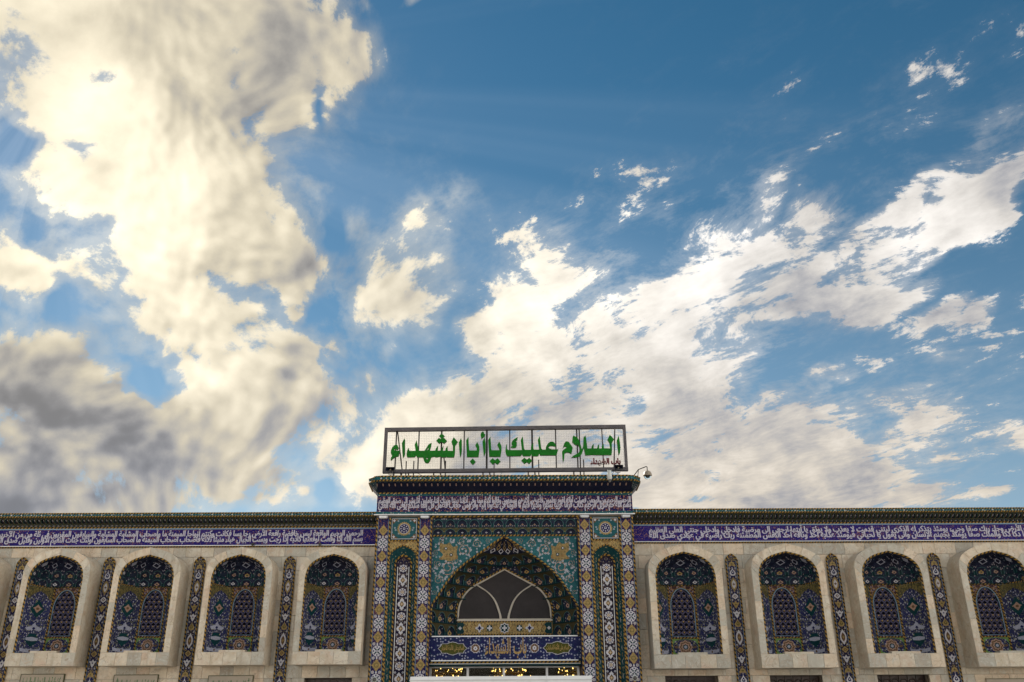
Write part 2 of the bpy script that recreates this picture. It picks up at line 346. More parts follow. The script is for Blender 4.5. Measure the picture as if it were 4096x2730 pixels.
def marble():
    N, b = new_mat('marble')
    p = N.n('ShaderNodeNewGeometry').outputs['Position']
    rnd = N.n('ShaderNodeObjectInfo').outputs['Random']
    q = N.v('ADD', p, N.xyz(N.m('MULTIPLY', rnd, 37.), N.m('MULTIPLY', rnd, 11.), N.m('MULTIPLY', rnd, 53.)))
    big = N.noise(q, 2.6, 5., .6, dist=.6)
    fine = N.noise(q, 14., 6., .65)
    c = N.mix(N.smooth(big, .34, .66), (.55, .47, .35), (.67, .61, .50))
    c = N.mix(N.smooth(N.noise(q, 1.7, 4., .6), .52, .72), c, (.58, .43, .32))
    c = N.mix(N.m('MULTIPLY', N.smooth(rnd, .42, .30), .50), c, (.52, .53, .48))
    tone = N.lin(rnd, 0., 1., .62, 1.14)
    c = N.scale(c, tone)
    c = N.mix(N.m('MULTIPLY', N.smooth(rnd, .6, .95), .50), c, (.54, .40, .27))
    vein = N.m('ABSOLUTE', N.m('SUBTRACT', N.noise(q, 1.9, 4., .55, dist=1.2), .5))
    c = N.mix(N.smooth(vein, .014, .0, 0., .55), c, (.24, .17, .12))
    pale = N.m('ABSOLUTE', N.m('SUBTRACT', N.noise(q, 3.1, 3., .55, dist=.8), .5))
    c = N.mix(N.smooth(pale, .016, .0, 0., .35), c, (.70, .66, .58))
    c = N.mix(N.lin(fine, .35, .75, 0., .34), c, (.32, .27, .20))
    blot = N.noise(q, 5.5, 4., .6, dist=.9)
    c = N.mix(N.smooth(blot, .53, .68, 0., .60), c, (.46, .335, .235))
    c = N.mix(N.smooth(blot, .45, .30, 0., .55), c, (.52, .52, .475))
    # rain streaks and soot that run down the wall
    x, y, z = N.sep(p)
    st = N.noise(N.xyz(N.m('MULTIPLY', x, 5.), y, N.m('MULTIPLY', z, .45)), 1., 5., .65)
    c = N.mix(N.smooth(st, .50, .74, 0., .50), c, (.27, .215, .155))
    put(N, b, c, N.lin(fine, .3, .7, .38, .6), bump=fine, bump_d=.004)


marble()


def simple(name, col, rough, metal=0., spec=None, var=.12, sc=6.):
    N, b = new_mat(name)
    p = N.n('ShaderNodeNewGeometry').outputs['Position']
    nn = N.noise(p, sc, 5., .6)
    c = N.mix(N.lin(nn, .3, .7), tuple(v*(1-var) for v in col), tuple(min(1, v*(1+var)) for v in col))
    put(N, b, c, N.lin(nn, .3, .7, max(.05, rough-.08), min(1, rough+.08)), metal, bump=nn, bump_d=.002, spec=spec)


simple('mortar', (.13, .105, .08), .9, var=.3, sc=9.)
simple('sign_steel', (.080, .072, .078), .55, .2, var=.3, sc=4.)
simple('dark_steel', (.028, .024, .024), .6, .2)
simple('green_letter', (.002, .125, .004), .5, var=.2, sc=3., spec=.2)
simple('green_paint', (.015, .12, .035), .6)
simple('letter_edge', (.07, .075, .03), .6)
simple('maroon_letter', (.10, .012, .015), .5)
simple('white_metal', (.72, .74, .76), .42, var=.06)
simple('aluminium', (.50, .51, .53), .38, .55, var=.1)
simple('frame_white', (.46, .42, .36), .5)
simple('screen_grey', (.030, .026, .028), .9, var=.35, sc=4.)
simple('camera_beige', (.26, .22, .17), .5, spec=.25)
simple('camera_white', (.50, .52, .50), .45)
simple('black_plastic', (.016, .014, .013), .45)
simple('plaque_board', (.36, .31, .25), .6, var=.08)
simple('door_wood', (.025, .010, .007), .45, var=.4, sc=12.)
simple('hall_wall', (.045, .038, .030), .6, var=.5)
simple('roof_deck', (.30, .28, .25), .9, var=.2)
simple('crystal_gold', (.42, .27, .07), .22, .7)
simple('dome_smoke', (.10, .095, .09), .12)


def glass_mat():
    N, b = new_mat('window_glass')
    b.inputs['Base Color'].default_value = (.9, .95, .95, 1)
    b.inputs['Roughness'].default_value = .03
    b.inputs['Transmission Weight'].default_value = 1.
    b.inputs['IOR'].default_value = 1.1


glass_mat()


def bulb_mat():
    N, b = new_mat('bulb_glow')
    b.inputs['Base Color'].default_value = (1, .75, .3, 1)
    b.inputs['Emission Color'].default_value = (1, .60, .14, 1)
    b.inputs['Emission Strength'].default_value = 2.6


bulb_mat()


def ground_mat():
    N, b = new_mat('paving')
    p = N.n('ShaderNodeNewGeometry').outputs['Position']
    br = N.n('ShaderNodeTexBrick', {'Vector': p, 'Color1': (.50, .47, .42, 1), 'Color2': (.44, .41, .36, 1), 'Mortar': (.2, .18, .15, 1), 'Scale': 1.3, 'Mortar Size': .008})
    c = N.mix(N.lin(N.noise(p, .7, 5., .6), .35, .7, 0., .4), br.outputs[0], (.36, .33, .29))
    put(N, b, c, .55)


ground_mat()

# ------------------------------------------------------------------ builders


class MB:
    def __init__(s):
        s.v, s.f, s.m, s.uv = [], [], [], []

    def vert(s, p):
        s.v.append(tuple(p))
        return len(s.v)-1

    def face(s, pts, mat=0, uv=None):
        s.f.append([s.vert(p) for p in pts])
        s.m.append(mat)
        s.uv.append(uv)

    def box(s, x0, x1, y0, y1, z0, z1, mat=0):
        b = len(s.v)
        for x in (x0, x1):
            for y in (y0, y1):
                for z in (z0, z1):
                    s.v.append((x, y, z))
        for q in ((0, 1, 3, 2), (4, 6, 7, 5), (0, 4, 5, 1), (2, 3, 7, 6), (0, 2, 6, 4), (1, 5, 7, 3)):
            s.f.append([b+i for i in q])
            s.m.append(mat)
            s.uv.append(None)
        return s

    def fan(s, pts, y, mat=0, fn=None, c=None):
        """flat piece in the facade plane, star-shaped about its middle; fn maps (x, z, y) to space"""
        fn = fn or (lambda x, z, d: (x, d, z))
        cx, cz = c or (sum(p[0] for p in pts)/len(pts), sum(p[1] for p in pts)/len(pts))
        b = len(s.v)
        s.v.append(fn(cx, cz, y))
        for p in pts:
            s.v.append(fn(p[0], p[1], y))
        n = len(pts)
        for i in range(n):
            s.f.append([b, b+1+i, b+1+(i+1) % n])
            s.m.append(mat)
            s.uv.append(None)

    def prism(s, pts, y0, y1, mat=0, side=None):
        """outline in (x, z) pushed from y0 (front) to y1 (back)"""
        n = len(pts)
        s.f.append([s.vert((x, y0, z)) for x, z in pts])
        s.f.append([s.vert((x, y1, z)) for x, z in reversed(pts)])
        s.m += [mat, mat]
        s.uv += [None, None]
        for i in range(n):
            (a, b), (c, d) = pts[i], pts[(i+1) % n]
            s.face([(a, y0, b), (a, y1, b), (c, y1, d), (c, y0, d)], mat if side is None else side)

    def tube(s, path, r, n=6, mat=0, pitch=.13, closed=False, caps=True):
        P = [Vector(p) for p in path]
        L = 0.
        rings = []
        k = len(P)
        ref = None
        for i in range(k):
            a = P[i-1] if i else (P[-1] if closed else P[0])
            c = P[(i+1) % k] if (i < k-1 or closed) else P[i]
            t = (c-a).normalized()
            if ref is None:
                ref = Vector((0, -1, 0)) if abs(t.y) < .9 else Vector((1, 0, 0))
            sd = t.cross(ref).normalized()
            nr = sd.cross(t).normalized()
            ref = nr
            if i:
                L += (P[i]-P[i-1]).length
            rings.append(([s.vert(P[i]+(nr*math.cos(2*math.pi*j/n)+sd*math.sin(2*math.pi*j/n))*r) for j in range(n)], L/pitch))
        lim = k if closed else k-1
        for i in range(lim):
            (A, la), (B, lb) = rings[i], rings[(i+1) % k]
            if i == k-1:
                lb = la+1
            for j in range(n):
                j2 = (j+1) % n
                s.f.append([A[j], A[j2], B[j2], B[j]])
                s.m.append(mat)
                s.uv.append([(la, j/n), (la, (j+1)/n), (lb, (j+1)/n), (lb, j/n)])
        if caps and not closed:
            s.f.append(list(reversed(rings[0][0])))
            s.f.append(list(rings[-1][0]))
            s.m += [mat, mat]
            s.uv += [None, None]
        return s

    def lathe(s, prof, o, n=14, mat=0, axis='z'):
        """profile of (radius, height) spun about an axis through o"""
        rows = []
        for r, h in prof:
            row = []
            for j in range(n):
                a = 2*math.pi*j/n
                p = (r*math.cos(a), r*math.sin(a), h) if axis == 'z' else (r*math.cos(a), h, r*math.sin(a))
                row.append(s.vert((o[0]+p[0], o[1]+p[1], o[2]+p[2])))
            rows.append(row)
        for A, B in zip(rows, rows[1:]):
            for j in range(n):
                s.f.append([A[j], A[(j+1) % n], B[(j+1) % n], B[j]])
                s.m.append(mat)
                s.uv.append(None)
        for row in (rows[0], rows[-1]):
            s.f.append(list(row))
            s.m.append(mat)
            s.uv.append(None)
        return s

    def mesh(s, name, mats, smooth=False):
        me = bpy.data.meshes.new(name)
        me.from_pydata(s.v, [], s.f)
        for m in ([mats] if isinstance(mats, str) else mats):
            me.materials.append(MATS[m])
        me.polygons.foreach_set('material_index', s.m)
        if any(u is not None for u in s.uv):
            lay = me.uv_layers.new(name='UVMap')
            d = lay.data
            for p, u in zip(me.polygons, s.uv):
                if u:
                    for li, w in zip(p.loop_indices, u):
                        d[li].uv = w
        if smooth:
            me.polygons.foreach_set('use_smooth', [True]*len(me.polygons))
        me.update()
        return me

    def build(s, name, mats, parent=None, loc=(0, 0, 0), smooth=False):
        return place(name, s.mesh(name, mats, smooth), parent, loc)


def place(name, me, parent=None, loc=(0, 0, 0), scale=None, rot=None):
    o = bpy.data.objects.new(name, me)
    col.objects.link(o)
    o.parent = parent
    o.location = loc
    if scale:
        o.scale = scale
    if rot:
        o.rotation_euler = rot
    return o


def tag(o, label=None, cat=None, group=None, kind=None):
    for k, v in (('label', label), ('category', cat), ('group', group), ('kind', kind)):
        if v:
            o[k] = v
    return o


def empty(name, loc=(0, 0, 0)):
    o = bpy.data.objects.new(name, None)
    o.empty_display_size = .2
    col.objects.link(o)
    o.location = loc
    return o


def copy_tree(o, parent=None):
    c = o.copy()
    col.objects.link(c)
    c.parent = parent
    for ch in list(o.children):
        copy_tree(ch, c)
    return c


def rope(path, r=.027, parent=None, loc=(0, 0, 0), n=6, closed=False, name='rope_moulding'):
    return MB().tube(path, r, n, closed=closed, pitch=.115*r/.027).build(name, 'rope_glaze', parent, loc)


def resample(pts, n):
    """even points along a polyline"""
    P = np.array(pts, float)
    d = np.concatenate([[0], np.cumsum(np.linalg.norm(np.diff(P, axis=0), axis=1))])
    t = np.linspace(0, d[-1], n)
    return [tuple(np.interp(tt, d, P[:, k]) for k in range(P.shape[1])) for tt in t]


def interp(tab, z):
    return float(np.interp(z, [t[1] for t in tab], [t[0] for t in tab]))


def smooth_curve(pts, n):
    """Catmull-Rom through the given points"""
    P = [Vector((p[0], p[1], 0)) for p in pts]
    P = [2*P[0]-P[1]]+P+[2*P[-1]-P[-2]]
    out = []
    for i in range(1, len(P)-2):
        for j in range(n):
            t = j/n
            a, b, c, d = P[i-1], P[i], P[i+1], P[i+2]
            q = .5*((2*b)+(c-a)*t+(2*a-5*b+4*c-d)*t*t+(3*b-a-3*c+d)*t**3)
            out.append((q.x, q.y))
    out.append((P[-2].x, P[-2].y))
    return out


# ------------------------------------------------------------------ lettering
FORMS = {}
for ch, base, n in [('ء', 0xFE80, 1), ('آ', 0xFE81, 2), ('أ', 0xFE83, 2), ('ؤ', 0xFE85, 2), ('إ', 0xFE87, 2), ('ئ', 0xFE89, 4), ('ا', 0xFE8D, 2), ('ب', 0xFE8F, 4), ('ة', 0xFE93, 2),
                    ('ت', 0xFE95, 4), ('ث', 0xFE99, 4), ('ج', 0xFE9D, 4), ('ح', 0xFEA1, 4), ('خ', 0xFEA5, 4), ('د', 0xFEA9, 2), ('ذ', 0xFEAB, 2), ('ر', 0xFEAD, 2), ('ز', 0xFEAF, 2), ('س', 0xFEB1, 4),
                    ('ش', 0xFEB5, 4), ('ص', 0xFEB9, 4), ('ض', 0xFEBD, 4), ('ط', 0xFEC1, 4), ('ظ', 0xFEC5, 4), ('ع', 0xFEC9, 4), ('غ', 0xFECD, 4), ('ف', 0xFED1, 4), ('ق', 0xFED5, 4), ('ك', 0xFED9, 4),
                    ('ل', 0xFEDD, 4), ('م', 0xFEE1, 4), ('ن', 0xFEE5, 4), ('ه', 0xFEE9, 4), ('و', 0xFEED, 2), ('ى', 0xFEEF, 2), ('ي', 0xFEF1, 4)]:
    FORMS[ch] = [chr(base+i) for i in range(n)]
LAMALEF = {'آ': 0xFEF5, 'أ': 0xFEF7, 'إ': 0xFEF9, 'ا': 0xFEFB}


def shape_arabic(text):
    """joined letter forms, in the left-to-right order in which they are set"""
    words = []
    for w in text.split():
        out, i, prev = [], 0, False
        while i < len(w):
            c = w[i]
            if c == 'ل' and i+1 < len(w) and w[i+1] in LAMALEF:
                out.append(chr(LAMALEF[w[i+1]]+(1 if prev else 0)))
                prev = False
                i += 2
                continue
            f = FORMS.get(c)
            if not f:
                out.append({'(': ')', ')': '('}.get(c, c))
                prev = False
                i += 1
                continue
            nxt = i+1 < len(w) and w[i+1] in FORMS and w[i+1] != 'ء'
            if len(f) == 4 and nxt:
                out.append(f[3] if prev else f[2])
                prev = True
            else:
                out.append(f[1] if prev and len(f) > 1 else f[0])
                prev = False
            i += 1
        words.append(''.join(reversed(out)))
    return ' '.join(reversed(words))


def text_mesh(name, text, mat, x0, x1, z0, z1, y, res=2, offset=0., ext=0., shaped=False, bold=0.):
    """lettering stretched to fill a rectangle of the facade"""
    cu = bpy.data.curves.new(name, 'FONT')
    cu.body = text if shaped else shape_arabic(text)
    cu.resolution_u = res
    cu.offset = offset
    cu.fill_mode = 'FRONT' if not ext else 'BOTH'
    cu.extrude = ext
    o = bpy.data.objects.new(name, cu)
    col.objects.link(o)
    dg = bpy.context.evaluated_depsgraph_get()
    me = bpy.data.meshes.new_from_object(o.evaluated_get(dg))
    bpy.data.objects.remove(o)
    bpy.data.curves.remove(cu)
    n = len(me.vertices)
    if n == 0:
        return me
    co = np.empty(n*3)
    me.vertices.foreach_get('co', co)
    co = co.reshape(-1, 3)
    lo, hi = co.min(0), co.max(0)
    out = np.empty_like(co)
    out[:, 0] = x0+(co[:, 0]-lo[0])/(hi[0]-lo[0])*(x1-x0)
    out[:, 2] = z0+(co[:, 1]-lo[1])/(hi[1]-lo[1])*(z1-z0)
    out[:, 1] = y-co[:, 2]
    if bold:                                                 # a broad pen: the same strokes set again a little to either side
        polys = [list(p.vertices) for p in me.polygons]
        vs_, fs_ = [], []
        for k, dx in enumerate((-bold, 0., bold)):
            q = out.copy()
            q[:, 0] += dx
            q[:, 1] -= .0008*k
            fs_ += [[i+k*n for i in p] for p in polys]
            vs_.append(q)
        me2 = bpy.data.meshes.new(name)
        me2.from_pydata(np.concatenate(vs_).tolist(), [], fs_)
        me2.materials.append(MATS[mat])
        me2.update()
        return me2
    me.vertices.foreach_set('co', out.reshape(-1))
    me.materials.clear()
    me.materials.append(MATS[mat])
    me.name = name
    me.update()
    return me


def outline_mesh(name, rings, mat, y, depth, edge):
    """cut-out plate letters: outlines (with holes) filled and given depth"""
    cu = bpy.data.curves.new(name, 'CURVE')
    cu.dimensions = '2D'
    cu.fill_mode = 'BOTH'
    cu.extrude = depth/2
    for ring in rings:
        sp = cu.splines.new('POLY')
        sp.points.add(len(ring)-1)
        for p, q in zip(sp.points, ring):
            p.co = (q[0], q[1], 0, 1)
        sp.use_cyclic_u = True
    o = bpy.data.objects.new(name, cu)
    col.objects.link(o)
    dg = bpy.context.evaluated_depsgraph_get()
    me = bpy.data.meshes.new_from_object(o.evaluated_get(dg))
    bpy.data.objects.remove(o)
    bpy.data.curves.remove(cu)
    me.materials.clear()
    me.materials.append(MATS[mat])
    me.materials.append(MATS[edge])
    for v in me.vertices:
        v.co = (v.co.x, y-v.co.z, v.co.y)
    me.update()
    for p in me.polygons:
        p.material_index = 0 if abs(p.normal.y) > .5 else 1
    return me


# ------------------------------------------------------------------ tile motifs
def rosette(r, n, amp, rx=1., rz=1., k=6, ph=0., pw=1.):
    pts = []
    for i in range(n*k):
        t = 2*math.pi*i/(n*k)
        q = r*(1+amp*math.cos(n*t+ph))
        pts.append((q*math.cos(t)*rx, q*math.sin(t)*rz))
    return pts


def lozenge(w, h, p=.8, n=24):
    pts = []
    for i in range(n):
        t = 2*math.pi*i/n
        c, s_ = math.cos(t), math.sin(t)
        pts.append((w*math.copysign(abs(c)**(2/p/1.), c), h*math.copysign(abs(s_)**(2/p/1.), s_)))
    return pts


def diamond(w, h):
    return [(0, -h), (w, 0), (0, h), (-w, 0)]


def mirror(half):
    """outline from its right half, given from the bottom up"""
    return half+[(-x, z) for x, z in reversed(half) if abs(x) > 1e-6]


def shift(pts, dx, dz):
    return [(x+dx, z+dz) for x, z in pts]


MOTIF = {}


def motif(key, items):
    """items: (outline, material, layer)"""
    mats, m = [], MB()
    for pts, mat, lay in items:
        if mat not in mats:
            mats.append(mat)
        m.fan(pts, -.003*lay, mats.index(mat))
    MOTIF[key] = m.mesh(key, mats)


W_, O_, T_, G_, V_, P_ = 'tile_white', 'tile_ochre', 'tile_teal', 'tile_gold', 'tile_navy', 'tile_peach'
it = [(rosette(.118, 16, .05, 1., 1.12), W_, 1), (shift(diamond(.022, .05), 0, .165), W_, 1), (shift(diamond(.022, .05), 0, -.165), W_, 1)]
for i in range(8):
    a = math.pi*2*i/8
    it.append((shift(rosette(.019, 3, .2), .085*math.cos(a), .095*math.sin(a)), V_, 2))
for i in range(4):
    a = math.pi/4+math.pi*2*i/4
    it.append((shift(rosette(.022, 4, .25), .045*math.cos(a), .05*math.sin(a)), T_, 2))
it.append((rosette(.016, 4, .2), V_, 2))
motif('white_medallion', it)
d = [(0, -.150), (.03, -.12), (.045, -.09), (.075, -.06), (.09, -.03), (.122, 0), (.09, .03), (.075, .06), (.045, .09), (.03, .12), (0, .155)]
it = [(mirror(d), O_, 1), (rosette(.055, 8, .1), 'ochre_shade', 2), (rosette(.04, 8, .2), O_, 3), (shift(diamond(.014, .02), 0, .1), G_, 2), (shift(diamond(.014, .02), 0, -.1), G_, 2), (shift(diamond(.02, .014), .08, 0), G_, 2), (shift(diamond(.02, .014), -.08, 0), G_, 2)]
motif('ochre_medallion', it)
motif('corner_flower', [(rosette(.036, 8, .08), W_, 1), (rosette(.022, 6, .2), 'tile_brown', 2), (rosette(.012, 6, .1), W_, 3)])
motif('small_flower', [(rosette(.030, 6, .14), W_, 1), (rosette(.014, 6, .1), 'tile_navy', 2)])
it = [(rosette(.095, 8, .08), W_, 1)]
for i in range(8):
    a = math.pi*2*(i+.5)/8
    it.append((shift(rosette(.016, 3, .2), .062*math.cos(a), .062*math.sin(a)), V_, 2))
it += [(rosette(.036, 4, .25), G_, 2), (rosette(.014, 4, .1), W_, 3)]
motif('white_octofoil', it)
d = [(0, -.165), (.02, -.13), (.05, -.105), (.04, -.07), (.085, -.05), (.105, 0), (.085, .05), (.04, .07), (.05, .105), (.02, .13), (0, .165)]
motif('white_cross', [(mirror(d), W_, 1), (diamond(.055, .085), 'tile_dark', 2), (rosette(.042, 4, .3), G_, 3), (rosette(.014, 4, .1), W_, 4)])
motif('tiny_diamond', [(diamond(.030, .058), W_, 1), (diamond(.017, .034), 'tile_teal', 2)])
motif('tiny_lozenge', [(diamond(.028, .05), O_, 1), (diamond(.014, .026), 'tile_dark', 2)])
d = [(0, -.14), (.035, -.10), (.10, -.07), (.075, -.02), (.055, .03), (.02, .05), (0, .12)]
for nm, c1, c2 in (('ochre', O_, 'ochre_shade'), ('white', W_, V_)):
    motif(nm+'_bell', [(mirror([(0, -.05), (.05, -.075), (.105, -.07), (.085, -.02), (.06, .03), (.02, .05), (0, .12)]), c1, 1), (shift(rosette(.025, 4, .3), 0, -.015), c2, 2)])
    motif(nm+'_drop', [(mirror([(0, -.10), (.05, -.09), (.085, -.045), (.08, 0), (.045, .05), (.02, .075), (0, .14)]), c1, 1), (shift(mirror([(0, -.06), (.04, -.04), (.045, -.005), (.015, .05), (0, .075)]), 0, 0), c2, 2), (rosette(.018, 4, .2), c1, 3)])
    motif(nm+'_almond', [(mirror([(0, -.21), (.03, -.16), (.06, -.12), (.085, -.06), (.092, 0), (.085, .06), (.06, .12), (.03, .16), (0, .21)]), c1, 1), (mirror([(0, -.13), (.045, -.06), (.055, 0), (.045, .06), (0, .13)]), 'tile_brown' if nm == 'white' else W_, 2), (rosette(.030, 4, .35), O_ if nm == 'white' else 'tile_brown', 3)])
    motif(nm+'_eye', [(mirror([(0, -.085), (.05, -.05), (.095, 0), (.05, .05), (0, .085)]), c1, 1), (diamond(.05, .045), 'tile_brown', 2), (rosette(.018, 4, .2), c1, 3)])
    motif(nm+'_anchor', [(mirror([(0, -.12), (.045, -.06), (.06, -.01), (.1, .03), (.095, .07), (.05, .04), (.03, .06), (0, .10)]), c1, 1), (rosette(.02, 4, .3), c2, 2)])

# ------------------------------------------------------------------ ground
g = MB()
g.face([(-1500, -1500, 0), (1500, -1500, 0), (1500, 1500, 0), (-1500, 1500, 0)])
tag(g.build('ground', 'paving'), kind='structure')

# ------------------------------------------------------------------ stalactite cells
CELL_MATS = ['dome_floral', 'ledge_teal', 'ochre_shade', 'tile_gold', 'tile_white', 'tile_rose', 'rim_teal', 'hood_ochre']
plain_tile('rim_teal', (.050, .115, .125), .3)


def arch_uv(m=.10, vs=.42, va=.86, k=3):
    left = [(m, 0), (m, vs)]
    for i in range(1, k+1):
        t = i/k
        left.append((m+(.5-m)*(1-math.cos(t*math.pi/2))**.85, vs+(va-vs)*math.sin(t*math.pi/2)**1.1))
    left[-1] = (.5, va)
    return left+[(1-u, v) for u, v in reversed(left[:-1])]


def cell(P, deep, style=0, m=.10, vs=.42, va=.86, spandrel=2, ds=1.):
    """one hollow pointed-arch cell; P(u, v, d) maps the cell's square and its depth to space"""
    b = MB()
    o = arch_uv(m, vs, va)
    n = len(o)

    def dep(u, v):
        return deep*(1-.75*(v/va)**2)
    mid = .5, vs*.75
    # hollow
    for i in range(n-1):
        (u0, v0), (u1, v1) = o[i], o[i+1]
        a0 = (mid[0]+(u0-mid[0])*.62, mid[1]+(v0-mid[1])*.62)
        a1 = (mid[0]+(u1-mid[0])*.62, mid[1]+(v1-mid[1])*.62)
        b.face([P(u0, v0, dep(u0, v0)*.7), P(u1, v1, dep(u1, v1)*.7), P(*a1, deep), P(*a0, deep)], 0)
        b.face([P(*a0, deep), P(*a1, deep), P(*mid, deep)], 0)
        b.face([P(u0, v0, 0), P(u1, v1, 0), P(u1, v1, dep(u1, v1)*.7), P(u0, v0, dep(u0, v0)*.7)], 1)
    b.face([P(o[0][0], 0, deep*.7), P(*mid, deep), P(o[-1][0], 0, deep*.7)], 0)
    # face left and right of the arch
    h = n//2
    for sgn in (0, 1):
        L = [(u, v) if not sgn else (1-u, v) for u, v in o[:h+1]]
        e = 0. if not sgn else 1.
        for i in range(h):
            (u0, v0), (u1, v1) = L[i], L[i+1]
            b.face([P(e, v0, 0), P(u0, v0, 0), P(u1, v1, 0), P(e, v1, 0)], 1 if i < 1 else spandrel)
        b.face([P(e, va, 0), P(.5, va, 0), P(.5, 1, 0), P(e, 1, 0)], spandrel)
    for i in range(n-1):                                     # glazed rim
        (u0, v0), (u1, v1) = o[i], o[i+1]
        k0 = (mid[0]+(u0-mid[0])*.90, mid[1]+(v0-mid[1])*.90)
        k1 = (mid[0]+(u1-mid[0])*.90, mid[1]+(v1-mid[1])*.90)
        b.face([P(u0, v0, -.004), P(u1, v1, -.004), P(*k1, -.004), P(*k0, -.004)], 6)
    # painted drop in the hollow
    if style:
        mt = {1: 3, 2: 4, 3: 5}[style]
        pts = mirror([(0, -.24), (.05, -.17), (.14, -.09), (.17, 0), (.12, .09), (.05, .14), (0, .26)])
        b.fan([(.5+x*.95*ds, vs*.80+z*.85*ds) for x, z in pts], 0, mt, fn=lambda u, v, d: P(u, v, deep*.60))
        pts = mirror([(0, -.10), (.07, -.05), (.08, 0), (0, .11)])
        b.fan([(.5+x*.8*ds, vs*.80+z*.8*ds) for x, z in pts], 0, 0, fn=lambda u, v, d: P(u, v, deep*.54))
    return b


def dome(parent, tiers, a_of, b_of, yf, n_exp, back, counts, styles, deep, ledge_r, span=2, ledges=True, ds=1.):
    """rows of cells that step inward under an arched hood; back = depth plane that cuts the hood, or None"""
    def at(z, s):
        a, bb = a_of(z), b_of(z)
        t = math.pi*(1-s)
        c, s_ = math.cos(t), math.sin(t)
        return Vector((a*math.copysign(abs(c)**(2/n_exp), c), yf+bb*abs(s_)**(2/n_exp), z))

    def s_cut(z):
        """share of the plan curve, from the front, that lies before the back plane"""
        if back is None or yf+b_of(z) <= back:
            return .5
        lo, hi = 0., .5
        for _ in range(30):
            md = (lo+hi)/2
            if at(z, md).y < back:
                lo = md
            else:
                hi = md
        return lo
    # even arc-length steps along the plan
    def table(z, s0, s1, n):
        ss = np.linspace(s0, s1, 60)
        pts = np.array([at(z, s) for s in ss])
        L = np.concatenate([[0], np.cumsum(np.linalg.norm(np.diff(pts, axis=0), axis=1))])
        return np.interp(np.linspace(0, L[-1], n+1), L, ss)
    for k in range(len(tiers)-1):
        z0, z1 = tiers[k], tiers[k+1]
        c0 = min(s_cut(z0), s_cut(z1)) if back is not None else .5
        full = c0 > .49
        runs = [(0., 1.)] if full else [(0., s_cut(z0)), (1-s_cut(z0), 1.)]
        for ri, (sa, sb) in enumerate(runs):
            nc = counts[k]
            S = table(z0, sa, sb, nc)
            for i in range(nc):
                s0, s1 = S[i], S[i+1]

                def P(u, v, d, s0=s0, s1=s1, z0=z0, z1=z1):
                    s = s0+(s1-s0)*u
                    w = max(0., (v-.35)/.65)**1.6
                    q = at(z0, s)*(1-w)+at(z1, s)*w
                    q.z = z0+(z1-z0)*v
                    out = Vector((q.x*1.2, max(.05, q.y-yf), 0)).normalized()
                    q = q+out*d
                    if back is not None and q.y > back-.004:
                        q.y = back-.004
                    return q
                st = styles[k][(i if ri == 0 else nc-1-i) % len(styles[k])]
                cell(P, deep, st, spandrel=span, ds=ds).build('stalactite_cell', CELL_MATS, parent)
            if ledges:
                pts = [at(z0, s) for s in np.linspace(sa, sb, 7 if not full else 15)]
                pts = [Vector((p.x*.995, p.y-.012, p.z)) for p in pts]
                MB().tube(pts, ledge_r, 5).build('ledge', 'ledge_teal', parent)
    return at


# ------------------------------------------------------------------ cornice (shared by the wings and the gate)
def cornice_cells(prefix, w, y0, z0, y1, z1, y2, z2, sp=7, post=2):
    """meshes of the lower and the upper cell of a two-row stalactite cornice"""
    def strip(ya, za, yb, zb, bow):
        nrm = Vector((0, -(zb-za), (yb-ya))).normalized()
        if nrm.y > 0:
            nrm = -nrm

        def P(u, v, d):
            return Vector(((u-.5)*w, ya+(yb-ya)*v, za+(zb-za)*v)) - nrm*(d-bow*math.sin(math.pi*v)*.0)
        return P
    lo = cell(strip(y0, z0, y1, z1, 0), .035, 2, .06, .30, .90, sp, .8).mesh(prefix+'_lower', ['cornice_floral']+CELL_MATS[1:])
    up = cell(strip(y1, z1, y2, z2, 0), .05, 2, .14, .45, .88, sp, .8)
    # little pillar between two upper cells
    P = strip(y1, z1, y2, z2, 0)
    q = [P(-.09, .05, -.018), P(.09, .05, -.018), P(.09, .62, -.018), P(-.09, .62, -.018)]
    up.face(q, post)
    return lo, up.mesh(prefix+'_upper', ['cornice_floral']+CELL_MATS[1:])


def straight_cornice(parent, x0, x1, meshes, n):
    w = (x1-x0)/n
    for i in range(n):
        for me in meshes:
            place('stalactite_cell', me, parent, (x0+w*(i+.5), 0, 0))


# ------------------------------------------------------------------ niche bays of the wings
BAY_OUT = smooth_curve([(.86, 2.34), (.82, 2.50), (.70, 2.655), (.41, 2.81), (0, 2.92)], 4)
BAY_IN = smooth_curve([(.705, 2.14), (.66, 2.34), (.55, 2.50), (.34, 2.63), (0, 2.725)], 4)


